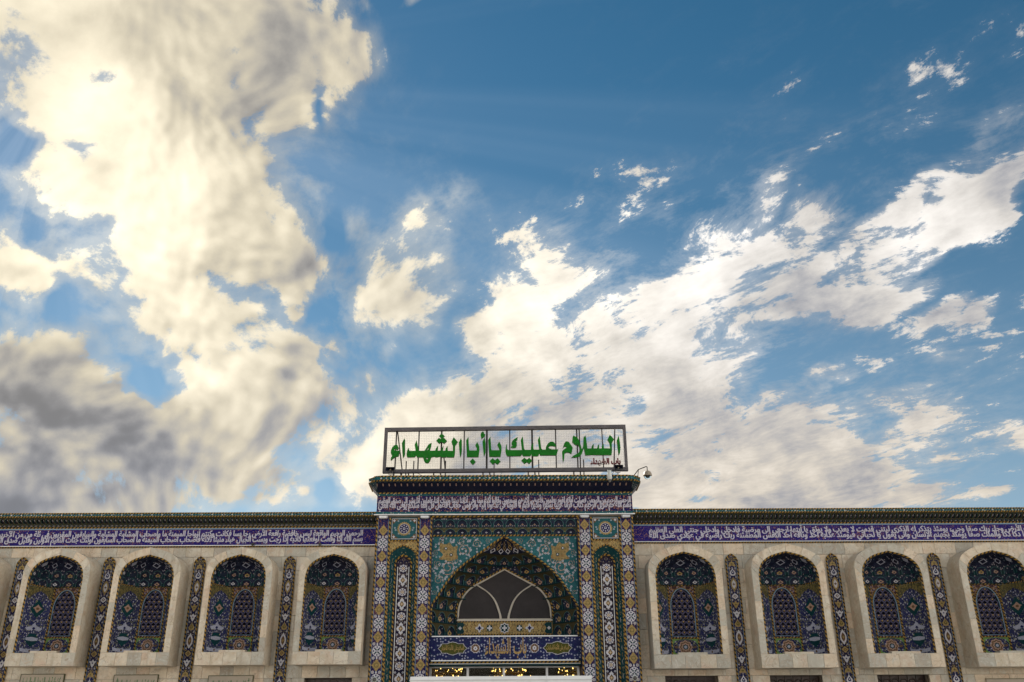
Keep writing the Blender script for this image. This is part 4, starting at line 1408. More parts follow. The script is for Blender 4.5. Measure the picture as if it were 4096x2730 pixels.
def pilaster(cx, sg):
    """four tile strips and a hooded slot, cx = middle, sg = -1 on the left"""
    m = MB()
    # flat strips left and right of the slot
    for s in (-1, 1):
        a, b = sorted((s*.362, s*.755))
        m.box(a, b, YF, YF+.24, 0, 6.68, 0)
    m.box(-.362, .362, YF, YF+.24, 6.04, 6.68, 1)
    # head of the slot: ochre spandrels
    arch = smooth_curve([(.362, 5.62), (.34, 5.72), (.24, 5.82), (.12, 5.885), (0, 5.93)], 3)
    for s in (-1, 1):
        for (x0, z0), (x1, z1) in zip(arch, arch[1:]):
            m.face([(s*x0, YF, z0), (s*x1, YF, z1), (s*x1, YF, 6.04), (s*x0, YF, 6.04)], 2)
    # splayed teal jambs and the inner arch
    inner = smooth_curve([(.215, 5.46), (.205, 5.53), (.15, 5.61), (.07, 5.67), (0, 5.70)], 3)
    O = [(.362, 0)]+arch
    I = [(.215, 0)]+inner
    yi = YF+.16
    for s in (-1, 1):
        for k in range(len(O)-1):
            m.face([(s*O[k][0], YF, O[k][1]), (s*O[k+1][0], YF, O[k+1][1]), (s*I[k+1][0], yi, I[k+1][1]), (s*I[k][0], yi, I[k][1])], 3)
    # inner slot
    J = [(x*.80, z-.03*(z > 5)) for x, z in I]
    yj = YF+.20
    for s in (-1, 1):
        for k in range(len(I)-1):
            m.face([(s*I[k][0], yi, I[k][1]), (s*I[k+1][0], yi, I[k+1][1]), (s*J[k+1][0], yj, J[k+1][1]), (s*J[k][0], yj, J[k][1])], 4)
    m.face([(-.24, yj+.002, 0), (.24, yj+.002, 0), (.24, yj+.002, 5.72), (-.24, yj+.002, 5.72)], 5)
    p = m.build('pilaster', ['navy_field', 'tile_teal', 'ochre_floral', 'teal_jamb', 'tile_dark', 'slot_floral'], gate, (cx, 0, 0))
    for s in (-1, 1):
        for x in (.385, .725):
            rope([(s*x, YF-.012, 0), (s*x, YF-.012, 6.66)], .027, p)
        l = MB()
        for x in (.418, .692):
            l.box(min(s*x, s*(x+.012)), max(s*x, s*(x+.012)), YF-.006, YF, 0, 6.64)
        l.build('strip_border', 'border_blue', p)
    rope([(x, YF-.004, z) for x, z in [(.35, 0)]+arch]+[(-x, YF-.004, z) for x, z in reversed([(.35, 0)]+arch[:-1])], .020, p)
    rope([(x, yi-.01, z) for x, z in I]+[(-x, yi-.01, z) for x, z in reversed(I[:-1])], .026, p)
    for s in (-1, 1):
        MB().tube([(s*.150, yj-.012, 0), (s*.150, yj-.012, 5.40)], .010, 6).build('steel_rod', 'white_metal', p)
    rope([(-.362, YF-.006, 6.055), (.362, YF-.006, 6.055)], .020, p)
    # medallions
    z = 5.98+.01
    first = 0 if sg < 0 else 1
    k = 0
    z0 = 6.32 if sg < 0 else 6.52
    for s in (-1, 1):
        zz, i = (6.325, 1) if sg < 0 else (6.46, 1)
        while zz > .2:
            place('medallion', MOTIF['ochre_medallion' if i % 2 else 'white_medallion'], p, (s*.556, YF-.001, zz), (1.05, 1, 1.))
            for dx in (-1, 1):
                place('corner_flower', MOTIF['corner_flower'], p, (s*.556+dx*.088, YF-.001, zz-.168))
            zz -= .3385
            i += 1
    zz, i = 5.36, 0
    while zz > .2:
        place('medallion', MOTIF['white_cross' if i % 2 else 'white_octofoil'], p, (0, yj-.001, zz), (1.1, 1, 1.0))
        for dx in (-1, 1):
            place('corner_flower', MOTIF['small_flower'], p, (dx*.098, yj-.001, zz-.15), (.8, 1, .8))
        zz -= .3045
        i += 1
    zz, i = 5.55, 0
    while zz > .2:
        for s in (-1, 1):
            ang = math.atan2(.16, .147)
            place('painted_motif', MOTIF['tiny_diamond' if i % 2 else 'tiny_lozenge'], p, (s*.292, YF+.075, zz), (1.2, 1, 1.3), (0, 0, -s*ang*0+s*.83))
        zz -= .1705
        i += 1
    # square panel with a round rosette
    q = MB()
    cz = 6.37
    mats = ['teal_floral', 'tile_white', 'tile_ochre', 'tile_navy', 'tile_brown', 'tile_teal']
    y = YF-.003
    q.fan([(-.335, cz-.275), (.335, cz-.275), (.335, cz+.275), (-.335, cz+.275)], y, 1)
    q.fan([(-.322, cz-.262), (.322, cz-.262), (.322, cz+.262), (-.322, cz+.262)], y-.003, 0)
    for a in (-1, 1):
        for b in (-1, 1):
            q.face([(a*.318, y-.006, cz+b*.258), (a*.318, y-.006, cz+b*.13), (a*.26, y-.006, cz+b*.15), (a*.235, y-.006, cz+b*.20), (a*.18, y-.006, cz+b*.225), (a*.16, y-.006, cz+b*.258)], 4)
            q.fan(shift(rosette(.028, 4, .3), a*.27, cz+b*.215), y-.009, 1)
    q.fan(shift(rosette(.178, 20, .06), 0, cz), y-.006, 2)
    q.fan(shift(rosette(.135, 16, .03), 0, cz), y-.009, 1)
    q.fan(shift(rosette(.125, 16, .03), 0, cz), y-.012, 3)
    for i in range(8):
        a = 2*math.pi*i/8
        q.fan(shift(rosette(.016, 4, .3), .085*math.cos(a), cz+.085*math.sin(a)), y-.015, 1)
    q.fan(shift([(-.03, -.03), (.03, -.03), (.03, .03), (-.03, .03)], 0, cz), y-.015, 1)
    q.fan(shift(diamond(.024, .024), 0, cz), y-.018, 3)
    q.build('rosette_panel', mats, p)
    return p


floral('navy_field', (.012, .014, .075), (.20, .10, .06), (.26, .26, .36), (.16, .06, .05), 17., .55, .22, .014, 11.)
floral('slot_floral', (.010, .010, .032), (.22, .20, .17), (.20, .12, .06), (.14, .09, .06), 16., .45, .26, .014, 10.)
floral('teal_jamb', (.007, .044, .050), (.24, .24, .16), (.26, .18, .06), (.006, .03, .04), 14., .62, .20, .02, 12.)
pilaster(-2.683, -1)
pilaster(2.715, 1)

# inscription frieze and cornice over the gate
b = MB()
b.box(-3.445, 3.475, YF-.03, YF, 6.82, 7.255)
fr = b.build('inscription_band', 'script_upper', gate)
wd = GATE_TEXT.split()
lo_t = ' '.join(w for i, w in enumerate(wd) if (i//2) % 2 == 0)
up_t = ' '.join(w for i, w in enumerate(wd) if (i//2) % 2 == 1)
tag(place('inscription', text_mesh('inscription', lo_t, 'script_white', -3.40, 3.43, 6.82, 7.14, YF-.034, 2, .020, bold=.004), fr), kind='stuff')
tag(place('inscription', text_mesh('inscription', up_t, 'script_white', -3.40, 3.43, 6.955, 7.275, YF-.038, 2, .020, bold=.004), fr), kind='stuff')
for z0, z1, mt in ((6.765, 6.818, 'teal_border'), (7.257, 7.315, 'teal_border')):
    q = MB()
    q.box(-3.45, 3.48, YF-.035, YF, z0, z1)
    q.build('band_edge', mt, gate)
q = MB()
q.box(-3.50, 3.52, YF-.11, YF-.04, 6.722, 6.745)
q.build('light_strip', 'white_metal', gate)
rope([(-1.99, YF-.02, 6.69), (2.0, YF-.02, 6.69)], .026, gate)
zb = 7.325
base = [(-3.445, .3), (-3.445, YF), (3.475, YF), (3.475, .3)]
top = [(-3.70, .3), (-3.67, -.66), (-3.43, -.95), (3.46, -.95), (3.70, -.66), (3.73, .3)]
bk = MB()
bt = [(x*1., y+.05 if y < 0 else y) for x, y in top]
B = lambda i: (base[i][0], base[i][1]+.03, zb)
T = lambda i: (top[i][0]*.995, top[i][1]+.04, 7.565)
bk.face([B(1), B(2), T(3), T(2)], 0)
bk.face([B(0), B(1), T(1), T(0)], 1)
bk.face([B(1), T(2), T(1)], 1)
bk.face([B(2), B(3), T(5), T(4)], 1)
bk.face([B(2), T(4), T(3)], 1)
bk.build('cornice', ['tile_dark', 'cornice_floral'], gate)
n = 42
me = cornice_cells('gate', (3.46+3.43)/n, YF, zb+.01, YF-.19, zb+.135, -.92, 7.565, 2, 5)
straight_cornice(gate, -3.43, 3.46, me, n)
# cells on the two chamfered corners
for s in (-1, 1):
    p0 = Vector((-3.445 if s < 0 else 3.475, YF, zb+.01))
    a1 = Vector((-3.43 if s < 0 else 3.46, -.95, 7.565))
    a2 = Vector((-3.67 if s < 0 else 3.70, -.66, 7.565))
    for k in range(3):
        def P(u, v, d, k=k):
            w = (k+u)/3
            e = a1*(1-w)+a2*w
            return p0*(1-v)+e*v+Vector((-s*.5, .8, 0)).normalized()*d
        cell(P, .03, 2, .12, .6, .93, 1).build('stalactite_cell', CELL_MATS, gate)
fas = MB()
for (x0, y0), (x1, y1) in zip(top, top[1:]):
    fas.face([(x0, y0, 7.585), (x1, y1, 7.585), (x1, y1, 7.665), (x0, y0, 7.665)], 0)
fas.face([(x, y, 7.69) for x, y in top], 1)
fas.face([(x, y, 7.57) for x, y in reversed(top)], 1)
fa = fas.build('fascia', ['teal_border', 'tile_dark'], gate)
for zz in (7.572, 7.678):
    rope([(x, y-.004 if y < 0 else y, zz) for x, y in resample(top, 40)], .022, gate)
q = MB()
for i in range(26):
    x = -3.3+6.6*i/25
    q.fan(shift(rosette(.020, 4, .3), x, 7.625), -.954, 0)
    q.fan(shift(rosette(.012, 4, .3), x+.13, 7.615), -.954, 1)
tag(q.build('fascia_flowers', ['tile_white', 'border_blue'], fa), kind='stuff')
q = MB()
q.face([(-3.6, -.9, 7.60), (3.6, -.9, 7.60), (3.6, 3, 7.60), (-3.6, 3, 7.60)])
q.build('roof', 'roof_deck', gate)
rope([(-3.445, YF-.02, 7.328), (3.475, YF-.02, 7.328)], .024, gate)

# the deep arch: frieze, spandrels, hood, tympanum
YS = -.30
A_TAB = [(0, 6.18), (.30, 6.0), (.587, 5.79), (.90, 5.585), (1.20, 5.35), (1.40, 5.14), (1.55, 4.946), (1.72, 4.68), (1.84, 4.50), (1.90, 4.38), (1.93, 4.2), (1.935, 3.5)]
a_of = lambda z: float(np.interp(-z, [-t[1] for t in A_TAB], [t[0] for t in A_TAB]))
b_of = lambda z: .85*max(.02, a_of(z))
# two rows of cells above the spandrels
n = 12
w = 3.90/n
def row(ya, za, yb, zb_, deep, style, m_, off=0):
    nr = Vector((0, -(zb_-za), (yb-ya))).normalized()
    def P(u, v, d):
        return Vector(((u-.5)*w, ya+(yb-ya)*v, za+(zb_-za)*v)) - nr*d
    return cell(P, deep, style, m_, .40, .90, 2 if not off else 0, .55).mesh('frieze_cell', CELL_MATS)
for i in range(n):
    me1 = row(YS-.005, 6.225, YS-.055, 6.41, .05, 2, .06) if i == 0 else me1
    me2 = row(YS-.055, 6.41, YS-.11, 6.655, .07, 3, .08, 1) if i == 0 else me2
    place('stalactite_cell', me1, gate, (-1.945+w*(i+.5), 0, 0))
    place('stalactite_cell', me2, gate, (-1.945+w*(i+.5), 0, 0))
rope([(-1.95, YS-.02, 6.205), (1.96, YS-.02, 6.205)], .022, gate)
sp = MB()
arc = [(0, 6.18), (.30, 6.0), (.587, 5.79), (.90, 5.585), (1.20, 5.35), (1.40, 5.14), (1.55, 4.946), (1.72, 4.68), (1.84, 4.50), (1.90, 4.38), (1.935, 4.15)]
arc = smooth_curve(arc, 3)
for s in (-1, 1):
    for (x0, z0), (x1, z1) in zip(arc, arc[1:]):
        sp.face([(s*x0, YS, z0), (s*x1, YS, z1), (s*x1, YS, 6.22), (s*x0, YS, 6.22)], 0)
        sp.face([(s*x0, YS, z0), (s*x1, YS, z1), (s*x1, YS+.06, z1), (s*x0, YS+.06, z0)], 1)
    sp.face([(s*1.935, YS, 3.0), (s*1.965, YS, 3.0), (s*1.965, YS, 6.22), (s*1.935, YS, 6.22)], 1)
spo = sp.build('spandrel', ['teal_floral', 'tile_teal'], gate)
rope([(x, YS-.012, z) for x, z in arc]+[], .026, spo)
rope([(-x, YS-.012, z) for x, z in arc], .026, spo)
for s in (-1, 1):
    rope([(s*1.905, YS-.012, 3.62), (s*1.905, YS-.012, 4.38)], .024, spo)
# scrolls and blossoms on the spandrels


def spiral(turns, n=40, w=.011):
    m = MB()
    P = []
    for i in range(n):
        t = i/(n-1)
        r = 1-.78*t
        a = turns*2*math.pi*t
        P.append((r*math.cos(a), r*math.sin(a)))
    for i in range(n-1):
        (x0, z0), (x1, z1) = P[i], P[i+1]
        L = math.hypot(x1-x0, z1-z0) or 1
        nx, nz = -(z1-z0)/L, (x1-x0)/L
        k = .045*(1+.6*math.sin(i*1.7))
        m.face([(x0+nx*k, 0, z0+nz*k), (x0-nx*k, 0, z0-nz*k), (x1-nx*k, 0, z1-nz*k), (x1+nx*k, 0, z1+nz*k)])
    return m.mesh('painted_scroll', 'tile_rose')


spm = spiral(1.55)
SPIRALS = [(-.742, 5.99, .115, 0.), (-1.085, 5.821, .17, 1.), (-1.157, 6.06, .10, 3.), (-1.497, 5.37, .19, 2.), (-1.77, 5.47, .10, 4.), (-1.735, 5.05, .13, 0.5), (-1.30, 5.56, .11, 5.), (-.45, 6.07, .07, 2.), (-1.84, 4.72, .065, 1.), (-1.70, 6.08, .09, 2.5), (-1.83, 5.75, .08, 5.5)]
RS = random.Random(3)
for x, z, r, a in SPIRALS:
    for s in (1, -1):
        place('painted_scroll', spm, spo, (x*s, YS-.003, z), (r*s, 1, r), (0, a*s, 0))
fl = 0
while fl < 46:
    x, z = RS.uniform(.25, 1.88), RS.uniform(4.5, 6.16)
    if x < a_of(z)+.09 or (abs(x-1.49) < .24 and abs(z-5.785) < .24):
        continue
    for s in (1, -1):
        place('painted_flower', MOTIF['small_flower'], spo, (x*s, YS-.005, z), (.82, 1, .82))
    fl += 1
lobed = smooth_curve([(-.20, .20), (-.06, .16), (.02, .20), (.10, .10), (.20, .13), (.18, -.02), (.21, -.14), (.10, -.19), (.0, -.21), (-.09, -.18), (-.21, -.16), (-.12, -.07), (-.20, .02)], 3)
for s in (1, -1):
    q = MB()
    q.fan([(x*s, z) for x, z in lobed], -.006, 0)
    q.fan(shift(rosette(.034, 8, .12), -.06*s, .07), -.009, 1)
    q.fan(shift(rosette(.018, 8, .12), -.06*s, .07), -.012, 2)
    q.fan(shift(rosette(.036, 8, .12), .06*s, -.07), -.009, 1)
    q.fan(shift(rosette(.016, 8, .12), .06*s, -.07), -.012, 2)
    q.build('lobed_medallion', ['ochre_floral', 'tile_teal', 'tile_white'], spo, (-1.49*s, YS, 5.785)).scale = (1.2, 1, 1.2)
YB = .62
hood = MB()
hood.box(-1.62, 1.63, YB+.001, YB+.2, 3.55, 6.3, 0)
hood.box(-1.96, -1.93, YS+.01, YB+.1, 3.0, 6.2, 0)
hood.box(1.94, 1.97, YS+.01, YB+.1, 3.0, 6.2, 0)
ho = hood.build('hood', 'dome_floral', gate)
dome(ho, [3.66, 4.02, 4.34, 4.66, 4.99, 5.30, 5.53, 5.78], a_of, b_of, YS+.03, 1.38, YB,
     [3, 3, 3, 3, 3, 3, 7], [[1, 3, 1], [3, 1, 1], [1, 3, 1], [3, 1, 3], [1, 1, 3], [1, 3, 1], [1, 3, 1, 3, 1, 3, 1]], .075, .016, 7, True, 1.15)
# crown with kite tiles
cr = MB()
def hat(z, s):
    t = math.pi*(1-s)
    c, s_ = math.cos(t), math.sin(t)
    return Vector((a_of(z)*math.copysign(abs(c)**(2/1.6), c), YS+.03+b_of(z)*abs(s_)**(2/1.6), z))
lv = [5.78, 5.87, 5.96, 6.05, 6.12, 6.17]
for k, (z0, z1) in enumerate(zip(lv, lv[1:])):
    for i in range(12):
        cr.face([hat(z0, i/12), hat(z0, (i+1)/12), hat(z1, (i+1)/12), hat(z1, i/12)], (i+k) % 2)
cr.build('hood_crown', ['dome_floral', 'tile_dark'], ho)
for k, (z0, nn) in enumerate(((5.80, 6), (5.88, 6), (5.96, 5))):
    for i in range(nn):
        s = (i+.5+(k % 2)*.5*(1 if i < nn-1 else 0))/nn
        if s > .95:
            continue
        ds = .055-.006*k
        p = [hat(z0, s), hat(z0+.065, s-ds), hat(z0+.13, s), hat(z0+.065, s+ds)]
        p = [v+Vector((0, -.02, -.01)) for v in p]
        q = MB()
        q.face(p, 0)
        c = sum(p, Vector())/4
        q.face([c+(v-c)*.62+Vector((0, -.004, 0)) for v in p], 1)
        q.build('kite_tile', ['tile_gold' if k else 'tile_white', 'tile_dark'], ho)
# tympanum: dark gauze screens in a pale frame
ty = MB()
half = smooth_curve([(1.25, 4.13), (1.235, 4.43), (1.15, 4.67), (1.03, 4.84), (.92, 4.945), (.765, 5.04), (.40, 5.235), (.005, 5.45)], 3)
o = half+[(-x, z) for x, z in reversed(half[:-1])]
ty.fan(o, YB-.02, 0, c=(0, 4.5))
tyo = ty.build('tympanum_screen', 'screen_grey', gate)
fm = [(x, YB-.05, z) for x, z in o]
MB().tube(fm, .024, 6, closed=True).build('screen_frame', 'frame_white', tyo)
MB().tube([(x*1.045, YB-.06, z+.03) for x, z in half], .024, 6, pitch=.10).build('rope_moulding', 'rope_glaze', tyo)
MB().tube([(-x*1.045, YB-.06, z+.03) for x, z in half], .024, 6, pitch=.10).build('rope_moulding', 'rope_glaze', tyo)
for s in (-1, 1):
    a = smooth_curve([(.105, 4.14), (.125, 4.27), (.25, 4.606), (.45, 4.84), (.745, 5.03)], 5)
    m = MB()
    for dr in (-.022, .022):
        m.tube([(s*(x+dr*.7), YB-.05, z+dr*.5) for x, z in a], .017, 6)
    m.build('screen_frame', 'frame_white', tyo)
q = MB()
q.box(-1.28, 1.29, YB-.09, YB-.01, 4.09, 4.13)
q.build('screen_sill', 'frame_white', tyo)
# ochre panel below it
q = MB()
q.box(-1.275, 1.285, YB-.06, YB, 3.76, 4.06)
op = q.build('ochre_panel', 'ochre_floral', gate)
for zz in (4.075, 3.745):
    rope([(-1.28, YB-.06, zz), (1.29, YB-.06, zz)], .018, op)
yy = YB-.064


def ornament(*items):
    m = MB()
    for k, (pts, mt) in enumerate(items):
        m.fan(pts, yy-.001-.003*k, mt)
    m.build('panel_ornament', ['tile_teal', 'tile_white', 'tile_navy'], op)


for s in (-1, 1):
    ornament(([(s*1.27, 3.765), (s*1.27, 4.055), (s*1.12, 4.055), (s*1.07, 4.0), (s*1.12, 3.91), (s*1.07, 3.82), (s*1.12, 3.765)], 0), (shift(diamond(.05, .05), s*1.19, 3.91), 1))
    ornament((shift(rosette(.085, 4, .35), s*.67, 3.91), 1), (shift(rosette(.045, 4, .3), s*.67, 3.91), 2))
    ornament((shift(rosette(.085, 8, .12), s*.40, 3.91), 0), (shift(rosette(.055, 4, .4), s*.40, 3.91), 1))
ornament((shift(rosette(.125, 8, .12), 0, 3.91), 1), (shift(rosette(.10, 8, .12), 0, 3.91), 0), (shift(rosette(.055, 4, .4), 0, 3.91), 1))

# lintel band with gilt lettering
floral('lintel_floral', (.012, .015, .075), (.30, .32, .42), (.12, .12, .16), (.02, .05, .09), 14., .42, .27, .012, 9.)
q = MB()
q.box(-1.94, 1.95, -.31, YB+.05, 3.06, 3.62)
q.box(-1.94, 1.95, -.20, YB+.05, 2.93, 3.06, 1)
q.box(-1.93, 1.94, -.28, YB+.05, 3.625, 3.645, 1)
ln = q.build('lintel', ['lintel_floral', 'tile_teal'], gate)
for zz, y0 in ((3.632, -.345), (3.045, -.335)):
    q = MB()
    q.box(-1.87, 1.88, y0, y0+.03, zz-.012, zz+.012)
    q.build('light_strip', 'white_metal', ln)
rope([(-1.94, -.27, 3.005), (1.95, -.27, 3.005)], .024, ln)
q = MB()
q.box(-1.93, 1.94, -.225, -.205, 2.965, 2.98)
q.build('light_strip', 'aluminium', ln)
place('gilt_inscription', text_mesh('gilt_inscription', 'باب الشهداء', 'tile_gold', -.50, .56, 3.09, 3.60, -.316, 4, .012), ln)
for s, tx in ((-1, 'السلام على الأئمة الأطهار'), (1, 'السلام على الأئمة السادات')):
    half = [(.0, -.165), (.10, -.14), (.14, -.118), (.28, -.118), (.31, -.06), (.38, 0), (.31, .06), (.28, .118), (.14, .118), (.10, .14), (0, .165)]
    q = MB()
    q.fan(mirror(half), -.003, 0)
    q.fan([(x*.965, z*.93) for x, z in mirror(half)], -.006, 1)
    c = q.build('cartouche', ['tile_white', 'tile_olive'], ln, (1.345*s+.015, -.311, 3.34))
    place('gilt_inscription', text_mesh('gilt_inscription', tx, 'tile_gold', -.29, .29, -.10, .10, -.010, 2, .015), c)
    q = MB()
    q.fan(rosette(.112, 10, .06), -.003, 0)
    q.fan(rosette(.10, 10, .06), -.006, 1)
    q.fan(rosette(.05, 8, .25), -.009, 0)
    q.fan(rosette(.016, 8, .1), -.012, 2)
    q.build('round_rosette', ['tile_white', 'tile_brown', 'tile_navy'], ln, (.757*s+.01, -.311, 3.34))

# glazed transom over the doors and the hall behind it
q = MB()
q.box(-2.6, 2.6, 1.0, 5.2, .0, .01)
q.box(-2.6, 2.6, 5.0, 5.2, .01, 3.4)
q.box(-2.62, -2.6, .75, 5.2, 0, 3.4)
q.box(2.6, 2.62, .75, 5.2, 0, 3.4)
q.box(-2.6, 2.6, .75, 5.2, 3.4, 3.45)
q.build('hall_interior', 'hall_wall', gate)
q = MB()
for x in (-.96, .0-.02, 1.10, -1.93, 1.92):
    q.box(x-.03, x+.03, .30, .36, 0, 2.93)
q.box(-1.93, 1.95, .299, .361, 2.90, 2.935)
tr = q.build('transom_frame', 'aluminium', gate)
for a, b in ((-1.90, -.99), (-.93, -.05), (.01, 1.07), (1.13, 1.89)):
    q = MB()
    q.box(a, b, .325, .333, .02, 2.90)
    q.build('glass_pane', 'window_glass', tr)


LETTERS = [
    ('hamza', [[(-2.983,8.64),(-2.944,8.633),(-2.908,8.563),(-2.924,8.489),(-2.957,8.503),(-2.977,8.523),(-3.01,8.527),(-3.037,8.5),(-2.994,8.474),(-2.863,8.465),(-2.903,8.31),(-2.986,8.297),(-3.06,8.238),(-3.103,8.192),(-3.113,8.225),(-3.101,8.278),(-3.071,8.328),(-3.105,8.37),(-3.118,8.423),(-3.111,8.497),(-3.077,8.576),(-3.034,8.623)]]),
    ('alef', [[(-2.761,8.823),(-2.741,8.783),(-2.726,8.369),(-2.743,8.316),(-2.777,8.266),(-2.8,8.436),(-2.824,8.683)]]),
    ('word', [[(-2.631,8.558),(-2.615,8.488),(-2.595,8.464),(-2.438,8.464),(-2.469,8.641),(-2.42,8.768),(-2.385,8.621),(-2.366,8.541),(-2.353,8.467),(-2.19,8.467),(-2.123,8.58),(-2.086,8.646),(-2.004,8.693),(-2.014,8.593),(-2.048,8.466),(-1.894,8.47),(-1.889,8.512),(-1.821,8.619),(-1.825,8.525),(-1.839,8.469),(-1.746,8.469),(-1.697,8.565),(-1.672,8.618),(-1.68,8.525),(-1.694,8.465),(-1.617,8.469),(-1.612,8.525),(-1.56,8.602),(-1.553,8.464),(-1.411,8.457),(-1.414,8.591),(-1.458,8.718),(-1.396,8.852),(-1.281,8.717),(-1.352,8.604),(-1.352,8.404),(-1.375,8.278),(-1.568,8.279),(-1.581,8.301),(-1.593,8.279),(-1.709,8.279),(-1.742,8.302),(-1.882,8.28),(-1.908,8.302),(-2.004,8.28),(-2.033,8.181),(-2.07,8.129),(-2.121,8.116),(-2.173,8.142),(-2.207,8.208),(-2.229,8.281),(-2.395,8.282),(-2.421,8.339),(-2.453,8.289),(-2.652,8.283),(-2.672,8.309),(-2.684,8.369),(-2.672,8.462)],[(-2.071,8.56),(-2.076,8.52),(-2.132,8.473),(-2.145,8.48),(-2.108,8.533)],[(-2.154,8.272),(-2.113,8.264),(-2.076,8.232),(-2.111,8.228),(-2.144,8.248)]]),
    ('dots', [[(-1.733,8.959),(-1.647,8.887),(-1.697,8.833),(-1.645,8.819),(-1.579,8.741),(-1.661,8.665),(-1.733,8.726),(-1.79,8.666),(-1.879,8.753),(-1.805,8.831),(-1.755,8.8),(-1.749,8.827),(-1.806,8.887)]]),
    ('alef', [[(-1.192,8.825),(-1.169,8.751),(-1.164,8.456),(-1.183,8.337),(-1.211,8.271),(-1.23,8.43),(-1.253,8.69)]]),
    ('word', [[(-0.988,8.858),(-0.983,8.723),(-0.958,8.469),(-0.754,8.471),(-0.757,8.535),(-0.797,8.609),(-0.746,8.72),(-0.684,8.588),(-0.679,8.468),(-0.707,8.285),(-1.022,8.286),(-1.039,8.536),(-1.051,8.757)]]),
    ('dots', [[(-0.861,8.243),(-0.779,8.147),(-0.859,8.065),(-0.941,8.158)]]),
    ('alef', [[(-0.537,8.846),(-0.523,8.758),(-0.51,8.67),(-0.51,8.43),(-0.534,8.343),(-0.558,8.287),(-0.571,8.408),(-0.588,8.583),(-0.6,8.72),(-0.569,8.786)]]),
    ('hamza', [[(-0.597,9.01),(-0.57,9.003),(-0.556,8.968),(-0.562,8.944),(-0.524,8.941),(-0.534,8.87),(-0.585,8.846),(-0.629,8.791),(-0.636,8.847),(-0.652,8.902),(-0.644,8.957),(-0.623,8.996)]]),
    ('word', [[(-0.381,8.862),(-0.372,8.768),(-0.35,8.475),(-0.134,8.474),(-0.16,8.559),(-0.192,8.614),(-0.137,8.726),(-0.071,8.592),(-0.071,8.472),(-0.099,8.292),(-0.413,8.294),(-0.424,8.495),(-0.445,8.758)]]),
    ('dots', [[(-0.316,8.247),(-0.249,8.19),(-0.181,8.246),(-0.095,8.159),(-0.181,8.071),(-0.249,8.123),(-0.315,8.072),(-0.4,8.167)]]),
    ('word', [[(0.081,8.659),(0.077,8.526),(0.098,8.484),(0.156,8.476),(0.489,8.478),(0.46,8.755),(0.517,8.876),(0.531,8.754),(0.549,8.524),(0.568,8.483),(0.737,8.482),(0.738,8.556),(0.749,8.6),(0.809,8.682),(0.809,8.523),(0.819,8.488),(0.964,8.488),(0.932,8.758),(0.992,8.88),(1.001,8.753),(1.025,8.522),(1.054,8.487),(1.145,8.487),(1.154,8.563),(1.208,8.662),(1.283,8.715),(1.356,8.714),(1.407,8.668),(1.441,8.562),(1.353,8.592),(1.28,8.593),(1.22,8.563),(1.249,8.517),(1.321,8.494),(1.493,8.493),(1.442,8.323),(0.993,8.321),(0.97,8.382),(0.94,8.309),(0.892,8.303),(0.766,8.306),(0.749,8.365),(0.719,8.306),(0.519,8.306),(0.491,8.361),(0.455,8.307),(0.087,8.303),(0.05,8.362),(0.032,8.439),(0.04,8.537),(0.056,8.613)]]),
    ('hamza', [[(0.376,8.849),(0.364,8.755),(0.3,8.717),(0.353,8.705),(0.352,8.601),(0.32,8.547),(0.241,8.538),(0.183,8.553),(0.194,8.574),(0.247,8.61),(0.205,8.629),(0.205,8.684),(0.232,8.744),(0.29,8.799)]]),
    ('dots', [[(0.557,8.261),(0.623,8.203),(0.69,8.26),(0.766,8.176),(0.687,8.088),(0.622,8.135),(0.553,8.09),(0.468,8.179)]]),
    ('letter', [[(1.739,8.725),(1.797,8.698),(1.898,8.537),(1.853,8.36),(1.788,8.401),(1.715,8.406),(1.663,8.372),(1.651,8.229),(1.619,8.116),(1.6,8.244),(1.593,8.41),(1.614,8.463),(1.704,8.53),(1.734,8.561),(1.676,8.573),(1.631,8.546),(1.611,8.508),(1.632,8.576),(1.664,8.668),(1.702,8.713)]]),
    ('word', [[(1.922,8.889),(2.023,8.834),(2.072,8.758),(2.118,8.605),(2.143,8.491),(2.183,8.574),(2.2,8.819),(2.254,8.892),(2.274,8.818),(2.298,8.513),(2.401,8.516),(2.419,8.581),(2.481,8.657),(2.467,8.513),(2.563,8.515),(2.58,8.581),(2.632,8.657),(2.621,8.512),(2.685,8.515),(2.698,8.58),(2.753,8.656),(2.754,8.519),(2.923,8.514),(2.909,8.678),(2.858,8.755),(2.935,8.908),(3.049,8.777),(2.982,8.671),(2.974,8.42),(2.954,8.326),(2.569,8.328),(2.401,8.334),(2.232,8.32),(2.203,8.529),(2.146,8.378),(2.092,8.302),(2.018,8.269),(1.846,8.255),(1.902,8.31),(2.052,8.393),(2.091,8.468),(2.072,8.56),(2.031,8.628),(1.986,8.61),(1.883,8.69),(1.898,8.835)]]),
    ('alef', [[(3.181,8.884),(3.2,8.754),(3.214,8.54),(3.195,8.389),(3.154,8.317),(3.14,8.45),(3.118,8.739)]]),
]

# ------------------------------------------------------------------ chandeliers in the hall


